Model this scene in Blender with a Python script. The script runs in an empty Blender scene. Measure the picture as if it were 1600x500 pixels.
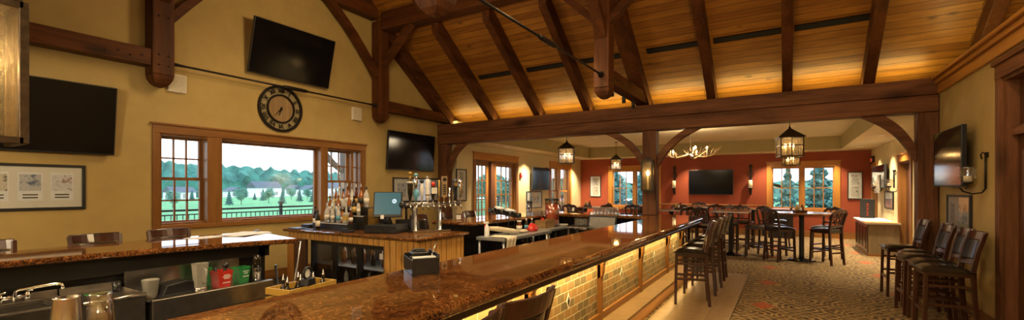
import bpy, math, random
from mathutils import Vector, Matrix
R=random.Random(7)
PI=math.pi
COL=bpy.context.scene.collection
# ------------------------------------------------------------------ survey: photo measurements -> points on real planes
F=705.;HZ=295.;HC=1.6;TH=math.atan(428/F)
_f=(-math.sin(TH),math.cos(TH));_r=(math.cos(TH),math.sin(TH))
def ray(u,v):
    k=(u-800)/F; return (_f[0]+_r[0]*k,_f[1]+_r[1]*k,(HZ-v)/F)
def onX(u,v,X): r=ray(u,v);t=X/r[0];return Vector((X,r[1]*t,HC+r[2]*t))
def onY(u,v,Y): r=ray(u,v);t=Y/r[1];return Vector((r[0]*t,Y,HC+r[2]*t))
def onZ(u,v,Z): r=ray(u,v);t=(Z-HC)/r[2];return Vector((r[0]*t,r[1]*t,Z))
XL,XLB,XR,XRB,YB,YR=-7.85,-7.45,1.98,2.28,9.3,17.9
SL=.75
def zb(y): return 3.36+SL*(YB-y)      # underside of rafters
def zd(y): return zb(y)+.34           # board ceiling
def onDeck(u,v):
    r=ray(u,v);t=(zd(0)-HC)/(r[2]+SL*r[1]);return Vector((r[0]*t,r[1]*t,HC+r[2]*t))
# ------------------------------------------------------------------ mesh builder
class MB:
    def __init__(s): s.v=[];s.f=[];s.s=[]
    def add(s,vs,fs,sm=False,m=None):
        b=len(s.v)
        s.v+=[tuple(m@Vector(p)) if m else tuple(p) for p in vs]
        s.f+=[tuple(b+i for i in f) for f in fs];s.s+=[sm]*len(fs);return s
    def box(s,x0,x1,y0,y1,z0,z1,m=None):
        if x0>x1:x0,x1=x1,x0
        if y0>y1:y0,y1=y1,y0
        if z0>z1:z0,z1=z1,z0
        v=[(x,y,z) for x in(x0,x1) for y in(y0,y1) for z in(z0,z1)]
        return s.add(v,[(0,1,3,2),(4,6,7,5),(0,4,5,1),(2,3,7,6),(0,2,6,4),(1,5,7,3)],False,m)
    def bar(s,p,q,w,h,up=(0,0,1)):        # rectangular member, w across, h along up
        p=Vector(p);q=Vector(q);d=(q-p);d.normalize();a=d.cross(Vector(up))
        if a.length<1e-4:a=d.cross(Vector((1,0,0)))
        a.normalize();b=a.cross(d)
        v=[]
        for o in(p,q):
            for i,j in((-1,-1),(1,-1),(1,1),(-1,1)): v.append(o+a*(i*w/2)+b*(j*h/2))
        return s.add(v,[(3,2,1,0),(4,5,6,7),(0,1,5,4),(1,2,6,5),(2,3,7,6),(3,0,4,7)])
    def sweep(s,pts,w,h,up=(0,0,1)):      # rectangular section along a path
        pts=[Vector(p) for p in pts];n=len(pts);v=[];fs=[]
        for i,p in enumerate(pts):
            d=(pts[min(i+1,n-1)]-pts[max(i-1,0)]).normalized();a=d.cross(Vector(up)).normalized();b=a.cross(d)
            ww=w[i] if isinstance(w,(list,tuple)) else w
            hh=h[i] if isinstance(h,(list,tuple)) else h
            for x,y in((-1,-1),(1,-1),(1,1),(-1,1)): v.append(p+a*(x*ww/2)+b*(y*hh/2))
        for i in range(n-1):
            for j in range(4):
                k=(j+1)%4;fs.append((4*i+j,4*i+k,4*i+4+k,4*i+4+j))
        fs+=[(3,2,1,0),tuple(4*(n-1)+j for j in range(4))]
        return s.add(v,fs)
    def tube(s,pts,r,n=8,sm=True):
        pts=[Vector(p) for p in pts];m=len(pts);v=[];fs=[];prev=None
        for i,p in enumerate(pts):
            d=(pts[min(i+1,m-1)]-pts[max(i-1,0)]).normalized()
            if prev is None:
                a=d.cross(Vector((0,0,1)))
                if a.length<.1:a=d.cross(Vector((1,0,0)))
            else: a=prev-d*prev.dot(d)
            a.normalize();prev=a;b=d.cross(a);rr=r[i] if isinstance(r,(list,tuple)) else r
            for j in range(n):
                t=2*PI*j/n;v.append(p+a*(rr*math.cos(t))+b*(rr*math.sin(t)))
        for i in range(m-1):
            for j in range(n):
                k=(j+1)%n;fs.append((n*i+j,n*i+k,n*i+n+k,n*i+n+j))
        s.add(v,fs,sm);b=len(s.v)-len(v)
        s.f+=[tuple(b+j for j in reversed(range(n))),tuple(b+n*(m-1)+j for j in range(n))];s.s+=[False,False];return s
    def lathe(s,prof,c=(0,0,0),n=16,sm=True,rot=0,m=None,sx=1,sy=1):
        v=[];fs=[];k=len(prof)
        for r,z in prof:
            for j in range(n):
                t=2*PI*j/n+rot;v.append((c[0]+sx*r*math.cos(t),c[1]+sy*r*math.sin(t),c[2]+z))
        for i in range(k-1):
            for j in range(n):
                q=(j+1)%n;fs.append((n*i+j,n*i+q,n*i+n+q,n*i+n+j))
        s.add(v,fs,sm,m);b=len(s.v)-len(v)
        if prof[0][0]>1e-4:s.f.append(tuple(b+j for j in reversed(range(n))));s.s.append(False)
        if prof[-1][0]>1e-4 and not(k==2 and prof[0][0]<1e-4 and prof[0][1]==prof[1][1]):s.f.append(tuple(b+n*(k-1)+j for j in range(n)));s.s.append(False)
        return s
    def prism(s,poly,ax,a0,a1):           # extrude 2D polygon along ax
        def P(p,a): return (a,p[0],p[1]) if ax=='x' else (p[0],a,p[1]) if ax=='y' else (p[0],p[1],a)
        n=len(poly);v=[P(p,a0) for p in poly]+[P(p,a1) for p in poly]
        fs=[tuple(range(n)),tuple(reversed(range(n,2*n)))]+[(i,i+n,(i+1)%n+n,(i+1)%n) for i in range(n)]
        return s.add(v,fs)
    def ball(s,c,r,n=10,sx=1,sy=1,sz=1):
        k=max(4,n//2);return s.lathe([(max(1e-5,r*math.sin(PI*i/k)),-sz*r*math.cos(PI*i/k)) for i in range(k+1)],c,n,True,0,None,sx,sy)
def obj(name,mb,mat,parent=None,bevel=0,seg=2,rec=False):
    me=bpy.data.meshes.new(name);vs=mb.v;loc=None
    if rec:
        xs=[p[0] for p in vs];ys=[p[1] for p in vs];zs=[p[2] for p in vs]
        loc=((min(xs)+max(xs))/2,(min(ys)+max(ys))/2,min(zs));vs=[(p[0]-loc[0],p[1]-loc[1],p[2]-loc[2]) for p in vs]
    me.from_pydata(vs,[],mb.f);me.update()
    for p,q in zip(me.polygons,mb.s): p.use_smooth=q
    import bmesh
    b=bmesh.new();b.from_mesh(me);bmesh.ops.recalc_face_normals(b,faces=b.faces);b.to_mesh(me);b.free()
    if mat:me.materials.append(mat)
    o=bpy.data.objects.new(name,me);COL.objects.link(o)
    if loc:o.location=loc
    if parent:o.parent=parent
    if bevel:
        md=o.modifiers.new('soft','BEVEL');md.width=bevel;md.segments=seg;md.limit_method='ANGLE';md.angle_limit=.6
    return o
def tag(o,label,cat,group=None,kind=None):
    if label:o['label']=label
    if cat:o['category']=cat
    if group:o['group']=group
    if kind:o['kind']=kind
    return o
def thing(name,label,cat,loc=(0,0,0),rz=0,group=None):
    o=bpy.data.objects.new(name,None);COL.objects.link(o);o.location=loc;o.rotation_euler=(0,0,rz);o.empty_display_size=.1
    return tag(o,label,cat,group)
def one(name,mb,mat,label,cat,group=None,bevel=0): return tag(obj(name,mb,mat,None,bevel,2,True),label,cat,group)
def struct(name,mb,mat,parent=None,bevel=0):
    o=obj(name,mb,mat,parent,bevel)
    if not parent:o['kind']='structure'
    return o
def dup(root,loc,rz=None,label=None,group=None):
    r=root.copy();COL.objects.link(r);r.location=loc
    if rz is not None:r.rotation_euler=(0,0,rz)
    if label:r['label']=label
    if group:r['group']=group
    for ch in list(root.children):
        c=ch.copy();COL.objects.link(c);c.parent=r
        for g in list(ch.children):
            d=g.copy();COL.objects.link(d);d.parent=c
    return r
def text(name,body,size,mat,parent,loc,rot,depth=.001,label=None):
    cu=bpy.data.curves.new(name,'FONT');cu.body=body;cu.size=size;cu.extrude=depth;cu.align_x='CENTER';cu.align_y='CENTER'
    tmp=bpy.data.objects.new(name,cu);COL.objects.link(tmp);me=bpy.data.meshes.new_from_object(tmp.evaluated_get(bpy.context.evaluated_depsgraph_get()));bpy.data.objects.remove(tmp);bpy.data.curves.remove(cu);me.materials.clear();me.materials.append(mat);o=bpy.data.objects.new(name,me);COL.objects.link(o);o.location=loc;o.rotation_euler=rot
    if parent:o.parent=parent
    return o
# ------------------------------------------------------------------ materials
class NT:
    def __init__(s,name):
        s.m=bpy.data.materials.new(name);s.m.use_nodes=True;s.t=s.m.node_tree;s.t.nodes.clear()
        s.out=s.n('ShaderNodeOutputMaterial')
    def n(s,t,**k):
        x=s.t.nodes.new(t)
        for a,b in k.items():
            if a in x.inputs: s.set(x.inputs[a],b)
            else: setattr(x,a,b)
        return x
    def set(s,i,b):
        if hasattr(b,'is_output') : s.t.links.new(b,i)
        elif isinstance(b,tuple) and len(b)==3 and i.type=='RGBA': i.default_value=(*b,1)
        else: i.default_value=b
    def math(s,op,a,b=0.,c=None,clamp=False):
        x=s.n('ShaderNodeMath',operation=op,use_clamp=clamp);s.set(x.inputs[0],a);s.set(x.inputs[1],b)
        if c is not None:s.set(x.inputs[2],c)
        return x.outputs[0]
    def ramp(s,fac,stops,interp='LINEAR'):
        x=s.n('ShaderNodeValToRGB');x.color_ramp.interpolation=interp;e=x.color_ramp.elements
        while len(e)<len(stops):e.new(.5)
        for q,(p,c) in zip(e,stops):q.position=p;q.color=(*c,1)
        s.set(x.inputs[0],fac);return x.outputs[0]
    def mix(s,fac,a,b,mode='MIX'):
        x=s.n('ShaderNodeMix',data_type='RGBA',blend_type=mode);s.set(x.inputs[0],fac);s.set(x.inputs[6],a);s.set(x.inputs[7],b);return x.outputs[2]
    def coord(s,scale=(1,1,1),rot=(0,0,0),loc=(0,0,0)):
        c=s.n('ShaderNodeTexCoord');m=s.n('ShaderNodeMapping');s.set(m.inputs['Vector'],c.outputs['Object'])
        m.inputs['Scale'].default_value=scale;m.inputs['Rotation'].default_value=rot;m.inputs['Location'].default_value=loc;return m.outputs[0]
    def noise(s,vec,scale,detail=4,rough=.55,dist=0):
        x=s.n('ShaderNodeTexNoise',Scale=scale,Detail=detail,Roughness=rough,Distortion=dist);s.set(x.inputs['Vector'],vec);return x.outputs['Fac']
    def sep(s,v): x=s.n('ShaderNodeSeparateXYZ');s.set(x.inputs[0],v);return x.outputs
    def comb(s,a,b,c=0.):
        x=s.n('ShaderNodeCombineXYZ')
        for i,q in zip(x.inputs,(a,b,c)):s.set(i,q)
        return x.outputs[0]
    def pbr(s,col,rough=.5,metal=0.,bump=None,bs=.2,bd=.01,**k):
        p=s.n('ShaderNodeBsdfPrincipled');s.set(p.inputs['Base Color'],col);s.set(p.inputs['Roughness'],rough);s.set(p.inputs['Metallic'],metal)
        for a,b in k.items(): s.set(p.inputs[a.replace('_',' ')],b)
        if bump is not None:
            b=s.n('ShaderNodeBump',Strength=bs,Distance=bd);s.set(b.inputs['Height'],bump);s.set(p.inputs['Normal'],b.outputs[0])
        s.t.links.new(p.outputs[0],s.out.inputs[0]);return s.m
def plain(name,col,rough=.5,metal=0.,var=.12,sc=20.,**k):
    t=NT(name);f=t.noise(t.coord(),sc,3)
    c=t.ramp(f,[(.3,tuple(x*(1-var) for x in col)),(.7,tuple(min(1,x*(1+var)) for x in col))])
    return t.pbr(c,rough,metal,**k)
def wood(name,dark,light,axis='x',sc=9.,rough=.45,knots=0.,st=.09,coat=0.,spec=.5):
    t=NT(name);s=[1.,1.,1.];s['xyz'.index(axis)]=st
    v=t.coord(tuple(s));a=t.noise(v,sc,6,.6,.6);b=t.noise(v,sc*7,3,.6)
    f=t.math('ADD',t.math('MULTIPLY',a,.75),t.math('MULTIPLY',b,.25))
    c=t.ramp(f,[(.3,dark),(.7,light)])
    if knots:
        s2=[1.,1.,1.];s2['xyz'.index(axis)]=.45
        k=t.n('ShaderNodeTexVoronoi',Scale=knots);t.set(k.inputs['Vector'],t.coord(tuple(s2)))
        kk=t.ramp(k.outputs['Distance'],[(.06,(1,1,1)),(.2,(0,0,0))]);c=t.mix(t.math('MULTIPLY',kk,.7),c,tuple(x*.3 for x in dark))
    return t.pbr(c,rough,0,f,.15,.006,Coat_Weight=coat,Specular_IOR_Level=spec)
def emis(name,col,st):
    t=NT(name);e=t.n('ShaderNodeEmission',Strength=st);t.set(e.inputs[0],col);t.t.links.new(e.outputs[0],t.out.inputs[0]);return t.m
def clear(name,tint=(1,1,1),refl=.12,rough=.02,seed=False):     # thin clear sheet: see-through plus a sheen
    t=NT(name);a=t.n('ShaderNodeBsdfTransparent');t.set(a.inputs[0],tint);g=t.n('ShaderNodeBsdfGlossy',Roughness=rough)
    ge=t.n('ShaderNodeNewGeometry');fr=t.n('ShaderNodeFresnel');t.set(fr.inputs[0],t.math('SUBTRACT',1.45,t.math('MULTIPLY',ge.outputs['Backfacing'],.7603)));fac=t.math('ADD',fr.outputs[0],refl-.04,clamp=True);m=t.n('ShaderNodeMixShader');t.set(m.inputs[0],fac)
    t.t.links.new(a.outputs[0],m.inputs[1]);t.t.links.new(g.outputs[0],m.inputs[2]);last=m.outputs[0]
    if seed:
        v=t.n('ShaderNodeTexVoronoi',Scale=110.);t.set(v.inputs['Vector'],t.coord());w=t.ramp(v.outputs['Distance'],[(.2,(1,1,1)),(.42,(0,0,0))])
        ns=t.noise(t.coord(),22.,4);fac2=t.math('ADD',t.math('MULTIPLY',w,.14),t.math('MULTIPLY',ns,.10))
        tr=t.n('ShaderNodeBsdfTranslucent');t.set(tr.inputs[0],(.9,.8,.6));m2=t.n('ShaderNodeMixShader');t.set(m2.inputs[0],fac2)
        t.t.links.new(last,m2.inputs[1]);t.t.links.new(tr.outputs[0],m2.inputs[2]);last=m2.outputs[0]
    t.t.links.new(last,t.out.inputs[0]);return t.m
def granite(name):
    t=NT(name);v=t.coord();a=t.noise(v,3.0,5,.6,1.2);b=t.noise(v,38,6,.8);c2=t.noise(v,90,3,.7)
    f=t.math('ADD',t.math('MULTIPLY',a,.18),t.math('ADD',t.math('MULTIPLY',b,.47),t.math('MULTIPLY',c2,.35)))
    c=t.ramp(f,[(.41,(.010,.005,.003)),(.47,(.085,.030,.009)),(.53,(.20,.072,.018)),(.60,(.40,.19,.06))])
    return t.pbr(c,.035,0,b,.006,.001,IOR=1.95)
def stone(name):
    t=NT(name);x,y,z=t.sep(t.coord());v=t.comb(y,z,0)
    def br(c1,c2,mo):
        k=t.n('ShaderNodeTexBrick',Scale=1.,offset=.5);k.inputs['Brick Width'].default_value=.15;k.inputs['Row Height'].default_value=.082
        k.inputs['Mortar Size'].default_value=.005;k.inputs['Mortar Smooth'].default_value=.3;k.inputs['Bias'].default_value=0.
        t.set(k.inputs['Vector'],v);t.set(k.inputs['Color1'],c1);t.set(k.inputs['Color2'],c2);t.set(k.inputs['Mortar'],mo);return k
    k=br((0,0,0),(1,1,1),(.5,.5,.5))
    n=t.noise(t.coord(),3.,2);n2=t.noise(t.coord(),38.,5,.7)
    q=t.n('ShaderNodeTexWhiteNoise',noise_dimensions='2D')
    f=t.math('ADD',t.math('ADD',.1,t.math('MULTIPLY',k.outputs['Color'],.5)),t.math('ADD',t.math('MULTIPLY',n,.15),t.math('MULTIPLY',n2,.35)))
    c=t.ramp(f,[(.2,(.10,.09,.055)),(.42,(.17,.125,.06)),(.55,(.25,.175,.08)),(.72,(.31,.175,.06)),(.95,(.17,.15,.095))])
    c=t.mix(k.outputs['Fac'],c,(.50,.43,.30))
    h=t.math('SUBTRACT',t.math('MULTIPLY',n2,.6),k.outputs['Fac'])
    return t.pbr(c,.55,0,h,.6,.008)
def boards(name,c1,c2,w,ln,rough=.5,mort=.012,sw=False,knots=5.,mcol=None):
    t=NT(name);x,y,z=t.sep(t.coord())
    v=t.comb(x,y) if not sw else t.comb(z,t.math('ADD',x,y))
    k=t.n('ShaderNodeTexBrick',Scale=1.,offset=.37);k.inputs['Brick Width'].default_value=ln;k.inputs['Row Height'].default_value=w
    k.inputs['Mortar Size'].default_value=mort;k.inputs['Mortar Smooth'].default_value=.4
    t.set(k.inputs['Vector'],v);t.set(k.inputs['Color1'],c1);t.set(k.inputs['Color2'],c2);t.set(k.inputs['Mortar'],mcol or tuple(q*.12 for q in c1))
    gx=t.coord((.12,1,1) if not sw else (1,1,.12));g=t.noise(gx,14.,6,.65,.5)
    c=t.mix(1.,k.outputs['Color'],t.ramp(g,[(.3,(.62,.55,.48)),(.62,(1,1,1))]),'MULTIPLY')
    vo=t.n('ShaderNodeTexVoronoi',Scale=knots);t.set(vo.inputs['Vector'],t.coord((.5,1,1) if not sw else (1,1,.5)))
    c=t.mix(t.math('MULTIPLY',t.ramp(vo.outputs['Distance'],[(.05,(1,1,1)),(.14,(0,0,0))]),.65),c,tuple(q*.22 for q in c1))
    return t.pbr(c,rough,0,t.math('SUBTRACT',t.math('MULTIPLY',g,.2),k.outputs['Fac']),.4,.006)
def carpet(name):
    t=NT(name);x,y,z=t.sep(t.coord())
    wob=t.noise(t.comb(x,y),2.2,3);w2=t.noise(t.comb(x,y),7.,2)
    def cell(sx,sy,ox,oy):      # elliptical tufts on a grid
        u=t.math('SUBTRACT',t.math('FRACT',t.math('ADD',t.math('MULTIPLY',x,1/sx),ox)),.5);w=t.math('SUBTRACT',t.math('FRACT',t.math('ADD',t.math('MULTIPLY',t.math('ADD',y,t.math('MULTIPLY',wob,.10)),1/sy),oy)),.5)
        return t.math('SQRT',t.math('ADD',t.math('MULTIPLY',u,u),t.math('MULTIPLY',w,w)))
    fine=t.noise(t.comb(x,y),48.,4,.7);jit=t.math('MULTIPLY',t.math('SUBTRACT',w2,.5),.5)
    d1=t.math('ADD',cell(.13,.17,0,0),jit);d2=t.math('ADD',cell(.13,.17,.5,.5),jit)
    dk=t.ramp(t.math('MINIMUM',d1,d2),[(.24,(1,1,1)),(.33,(0,0,0))])
    arc=t.math('SINE',t.math('ADD',t.math('MULTIPLY',t.math('ADD',cell(.62,.50,.2,.1),t.math('MULTIPLY',wob,.55)),46.),0.))
    band=t.ramp(t.math('ADD',arc,t.math('MULTIPLY',t.math('SUBTRACT',fine,.5),1.6)),[(.15,(0,0,0)),(.75,(1,1,1))])
    strip=t.math('ADD',t.math('MULTIPLY',t.math('SINE',t.math('MULTIPLY',x,7.2)),.5),.5)
    c=t.mix(fine,(.085,.042,.011),(.32,.19,.058))
    c=t.mix(t.math('MULTIPLY',dk,t.math('ADD',.8,t.math('MULTIPLY',strip,.2))),c,(.022,.010,.004))
    c=t.mix(t.math('MULTIPLY',band,.42),c,(.58,.42,.17))
    px=t.math('ABSOLUTE',t.math('SUBTRACT',t.math('FRACT',t.math('ADD',t.math('MULTIPLY',x,1/1.75),.654)),.5))
    py=t.math('ABSOLUTE',t.math('SUBTRACT',t.math('FRACT',t.math('ADD',t.math('MULTIPLY',y,1/1.75),.449)),.5))
    d=t.math('ADD',t.math('POWER',t.math('MULTIPLY',px,9.5),.8),t.math('POWER',t.math('MULTIPLY',py,6.5),.8))
    red=t.ramp(t.math('ADD',d,t.math('MULTIPLY',t.math('SUBTRACT',fine,.5),.25)),[(.93,(1,1,1)),(1.0,(0,0,0))])
    c=t.mix(t.math('MULTIPLY',red,.92),c,(.34,.075,.02))
    return t.pbr(c,.9,0,fine,.4,.006)
def tilefloor(name,c1,c2,w,h,sw=False):
    t=NT(name);x,y,z=t.sep(t.coord());v=t.comb(x,y) if not sw else t.comb(y,z)
    k=t.n('ShaderNodeTexBrick',Scale=1.,offset=.0);k.inputs['Brick Width'].default_value=w;k.inputs['Row Height'].default_value=h;k.inputs['Mortar Size'].default_value=.004
    t.set(k.inputs['Vector'],v);t.set(k.inputs['Color1'],c1);t.set(k.inputs['Color2'],c2);t.set(k.inputs['Mortar'],tuple(q*.45 for q in c1))
    n=t.noise(t.coord(),12.,4);c=t.mix(1.,k.outputs['Color'],t.ramp(n,[(.3,(.78,.75,.72)),(.7,(1,1,1))]),'MULTIPLY')
    return t.pbr(c,.4,0,k.outputs['Fac'],-.2,.003)
def printed(name,bg,ink,sc):
    t=NT(name);a=t.noise(t.coord(),sc,5,.7,.4);c=t.ramp(a,[(.38,ink),(.5,bg),(.62,tuple(q*.8 for q in bg))]);return t.pbr(c,.6)

M={}
M['wall']=plain('olive_plaster',(.47,.335,.115),.75,0,.07,3.)
M['wallback']=plain('tan_plaster',(.58,.47,.26),.75,0,.06,3.)
M['red']=plain('red_plaster',(.27,.048,.013),.7,0,.08,3.)
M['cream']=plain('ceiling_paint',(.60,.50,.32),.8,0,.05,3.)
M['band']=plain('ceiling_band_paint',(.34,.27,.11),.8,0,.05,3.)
for a in 'xyz': M['beam'+a]=wood('timber_'+a,(.032,.010,.003),(.15,.050,.013),a,6.,.55,2.2,spec=.18)
for a in 'xyz': M['hdr'+a]=wood('aged_timber_'+a,(.045,.016,.007),(.27,.112,.045),a,5.,.6,1.6,spec=.18)
for a in 'xyz': M['pine'+a]=wood('pine_trim_'+a,(.32,.12,.018),(.56,.25,.045),a,7.,.35)
for a in 'xyz': M['win'+a]=wood('stained_trim_'+a,(.15,.056,.012),(.33,.145,.033),a,7.,.35)
for a in 'xyz': M['dk'+a]=wood('dark_stool_wood_'+a,(.020,.006,.003),(.062,.018,.008),a,10.,.28,coat=.3)
M['door']=wood('dark_door_wood',(.05,.018,.008),(.13,.05,.018),'z',6.,.4)
M['deck']=boards('pine_ceiling_boards',(.27,.10,.012),(.43,.18,.022),.135,3.7,.45,.005,False,3.2)
M['tg']=boards('pine_wall_boards',(.70,.35,.075),(.78,.43,.11),.11,4.,.4,.006,True,3.)
M['granite']=granite('brown_granite')
M['stone']=stone('slate_tile')
M['carpet']=carpet('patterned_carpet')
M['tile']=tilefloor('beige_floor_tile',(.30,.20,.10),(.34,.23,.12),.42,.62)
M['steptile']=tilefloor('step_tile',(.24,.145,.06),(.28,.17,.075),.45,.45)
M['black']=plain('black_paint',(.012,.011,.010),.45,0,.2)
M['blackgloss']=plain('screen_black',(.005,.005,.006),.10,0,.05,IOR=1.35)
M['plastic']=plain('black_plastic',(.014,.014,.015),.35,0,.2)
M['iron']=plain('wrought_iron',(.02,.015,.012),.45,.6,.3)
M['bronze']=plain('aged_bronze',(.06,.04,.022),.4,.8,.3,30.)
M['steel']=plain('brushed_steel',(.55,.53,.50),.24,1.,.08,40.)
M['steelb']=plain('satin_table_steel',(.42,.42,.41),.3,.55,.08,30.)
M['steeld']=plain('work_steel',(.36,.34,.31),.33,1.,.12,12.)
M['chrome']=plain('chrome',(.75,.74,.72),.08,1.,.03)
M['leather']=plain('dark_leather',(.011,.009,.008),.24,0,.25,60.)
M['white']=plain('white_paint',(.75,.72,.66),.6,0,.04)
M['paper']=plain('white_paper',(.78,.78,.76),.6,0,.05)
M['cloth']=plain('cream_cloth',(.62,.52,.36),.9,0,.12)
M['redp']=plain('red_plastic',(.50,.025,.012),.4,0,.1)
M['greenp']=plain('green_plastic',(.02,.20,.05),.4,0,.15)
M['yell']=wood('yellow_crate_wood',(.42,.24,.03),(.60,.36,.06),'x',9.,.5)
M['wicker']=NT('wicker');_t=M['wicker'];_w=_t.n('ShaderNodeTexBrick',Scale=1.,offset=.5);_w.inputs['Brick Width'].default_value=.05;_w.inputs['Row Height'].default_value=.02
_w.inputs['Mortar Size'].default_value=.003;_x=_t.sep(_t.coord());_t.set(_w.inputs['Vector'],_t.comb(_t.math('ADD',_x[0],_x[1]),_x[2]));_t.set(_w.inputs['Color1'],(.45,.27,.08));_t.set(_w.inputs['Color2'],(.30,.16,.05));_t.set(_w.inputs['Mortar'],(.05,.02,.01))
M['wicker']=_t.pbr(_w.outputs['Color'],.7)
M['glass']=clear('window_glass',(.96,.98,1),.06)
M['cglass']=clear('clear_glassware',(.88,.89,.89),.30,.05)
M['seedy']=clear('seeded_lantern_glass',(1,.93,.78),.1,.05,True)
M['frost']=plain('frosted_plastic',(.50,.48,.41),.22,0,.05,Transmission_Weight=.55)
M['amber']=plain('amber_liquor',(.42,.13,.012),.08,0,.2,5.,Transmission_Weight=.25)
M['pale']=plain('pale_liquor',(.78,.74,.64),.06,0,.1,5.,Transmission_Weight=.4)
M['dkglass']=plain('dark_bottle_glass',(.02,.014,.008),.08,0,.2)
M['brglass']=plain('brown_bottle_glass',(.13,.035,.008),.08,0,.2,Transmission_Weight=.2)
M['label']=plain('bottle_label',(.68,.62,.50),.6,0,.2,60.)
M['labelk']=plain('black_bottle_label',(.03,.025,.02),.5,0,.3,60.)
M['labelb']=plain('blue_bottle_label',(.12,.35,.45),.5,0,.3,60.)
M['labely']=plain('gold_bottle_label',(.55,.36,.08),.5,0,.3,60.)
M['cap']=plain('silver_pourer',(.6,.57,.52),.25,.9,.1)
M['teal']=NT('monitor_screen');_t=M['teal'];M['teal']=_t.pbr((.012,.06,.08),.3,Emission_Color=(.05,.26,.33,1),Emission_Strength=.12)
M['bulb']=emis('warm_bulb',(1,.62,.25),14.)
M['can']=emis('downlight_lens',(1,.80,.5),9.)
M['candle']=plain('candle_wax',(.80,.66,.42),.5,0,.05,Emission_Color=(1,.7,.35,1),Emission_Strength=.05)
M['gold']=plain('worn_gold',(.45,.28,.07),.35,.7,.2)
M['bone']=plain('antler_bone',(.45,.30,.15),.5,0,.3,12.)
M['mat']=plain('picture_mat',(.72,.68,.58),.7,0,.03)
M['pr1']=printed('print_blue',(.55,.55,.55),(.05,.10,.20),14.)
M['pr2']=printed('print_grey',(.66,.60,.48),(.06,.05,.04),18.)
M['pr3']=printed('print_snow',(.72,.72,.72),(.25,.10,.06),12.)
M['slush']=printed('red_orange_drink',(.60,.10,.015),(.30,.02,.01),28.)
M['olive']=plain('olive_pad',(.30,.24,.12),.5,0,.2)
M['redled']=emis('red_sign_light',(1,.12,.04),.3)
M['clockwood']=wood('clock_planks',(.20,.12,.05),(.38,.25,.11),'z',12.,.6)
M['hutch']=wood('weathered_oak',(.14,.095,.045),(.28,.19,.09),'z',7.,.5)
M['grass']=plain('lawn',(.10,.30,.10),.9,0,.3,.35)
M['leaf']=plain('leaves_bluegreen',(.10,.26,.22),.8,0,.5,.8)
M['leaf2']=plain('leaves_olive',(.17,.36,.27),.8,0,.5,.8)
M['hill']=plain('wooded_hill',(.05,.17,.125),.9,0,.55,.12)
M['bark']=plain('bark',(.10,.07,.05),.9,0,.3)
M['siding']=plain('pale_siding',(.85,.86,.86),.7,0,.05)
M['shingle']=plain('grey_shingles',(.09,.11,.125),.8,0,.15,1.)
M['patio']=plain('patio_slab',(.42,.40,.37),.8,0,.1)
M['ext']=wood('porch_timber',(.09,.06,.045),(.20,.14,.10),'z',6.,.6)
def P(*a): return tuple(a)
# ================================================================== THE SETTING
def wall(name,ax,p0,p1,a0,a1,z0,z1,ops,mat):
    mb=MB();A=sorted({a0,a1,*[o[0] for o in ops],*[o[1] for o in ops]});Z=sorted({z0,z1,*[o[2] for o in ops],*[o[3] for o in ops]})
    for i in range(len(A)-1):
        for j in range(len(Z)-1):
            ca,cz=(A[i]+A[i+1])/2,(Z[j]+Z[j+1])/2
            if any(o[0]<ca<o[1] and o[2]<cz<o[3] for o in ops): continue
            if ax=='x': mb.box(p0,p1,A[i],A[i+1],Z[j],Z[j+1])
            else: mb.box(A[i],A[i+1],p0,p1,Z[j],Z[j+1])
    return struct(name,mb,mat)
struct('floor',MB().box(-8.2,6.6,-3.2,18.2,-.2,0),M['carpet'])
struct('floor_1',MB().box(-1.44,-.59,-1,9.42,.0005,.006),M['tile'])
struct('trim_1',MB().box(-.59,-.575,-1,9.42,.0,.009).box(-1.44,-.575,9.42,9.435,0,.009),M['steel'])
struct('floor_2',MB().box(-8,-1.72,-.5,9.2,.0005,.004),M['black'])
# --- windows and doors: sizes read off the photograph
W1=(2.97,6.66,1.06,2.42)
PXL=XL-.12
w3a,w3b=onY(957,265,YR).x,onY(1026,265,YR).x
w4a,w4b=onY(1207,257,YR).x,onY(1303,257,YR).x
W3=(w3a-.03,w3b+.03,.90,2.34);W4=(w4a-.03,w4b+.03,.92,2.34)
d1a,d1b=onX(743,300,XLB).y,onX(805.5,300,XLB).y
D1=(d1a,d1b,0,2.43)
w2a,w2b=onX(861,300,XLB).y,onX(890,300,XLB).y
W2=(w2a,w2b,.62,2.42)
wall('wall_left','x',XL-.25,XL,-3.2,9.6,0,6.9,[W1],M['wall'])
wall('wall_left_rear','x',XLB-.25,XLB,9.45,YR+.2,0,3.4,[D1,W2],M['wallback'])
wall('wall_back','y',YR,YR+.25,XLB-.2,XRB+.2,0,3.4,[W3,W4],M['red'])
D2=(5.75,6.82,0,2.78)
wall('wall_right','x',XR,XR+.2,-3.2,9.6,0,3.28,[D2],M['wall'])
d3a,d3b=onX(1424,300,XRB).y,onX(1406,300,XRB).y
d4a,d4b=onX(1370.5,300,XRB).y,onX(1363.5,300,XRB).y
D3=(d3a,d3b,0,2.22);D4=(d4a,min(d4b,YR-.12),0,2.2)
wall('wall_right_rear','x',XRB,XRB+.2,9.45,YR+.2,0,3.4,[D3,D4],M['wallback'])
struct('wall_front',MB().box(-8.1,2.2,-3.3,-3.1,0,3.2),M['wall'])
struct('wall_right_loft',MB().box(6.4,6.6,-.5,10.2,0,7.2),M['wall'])
struct('wall_corridor',MB().box(3.4,3.5,4.5,18,0,3.2).box(2.2,3.5,4.4,4.5,0,3.2),M['wallback'])
struct('wall_gable_rear',MB().box(-8.1,6.6,9.78,9.9,2.9,4.0).box(-8.1,XLB-.2,9.45,9.6,0,3.3),M['wall'])
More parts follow.
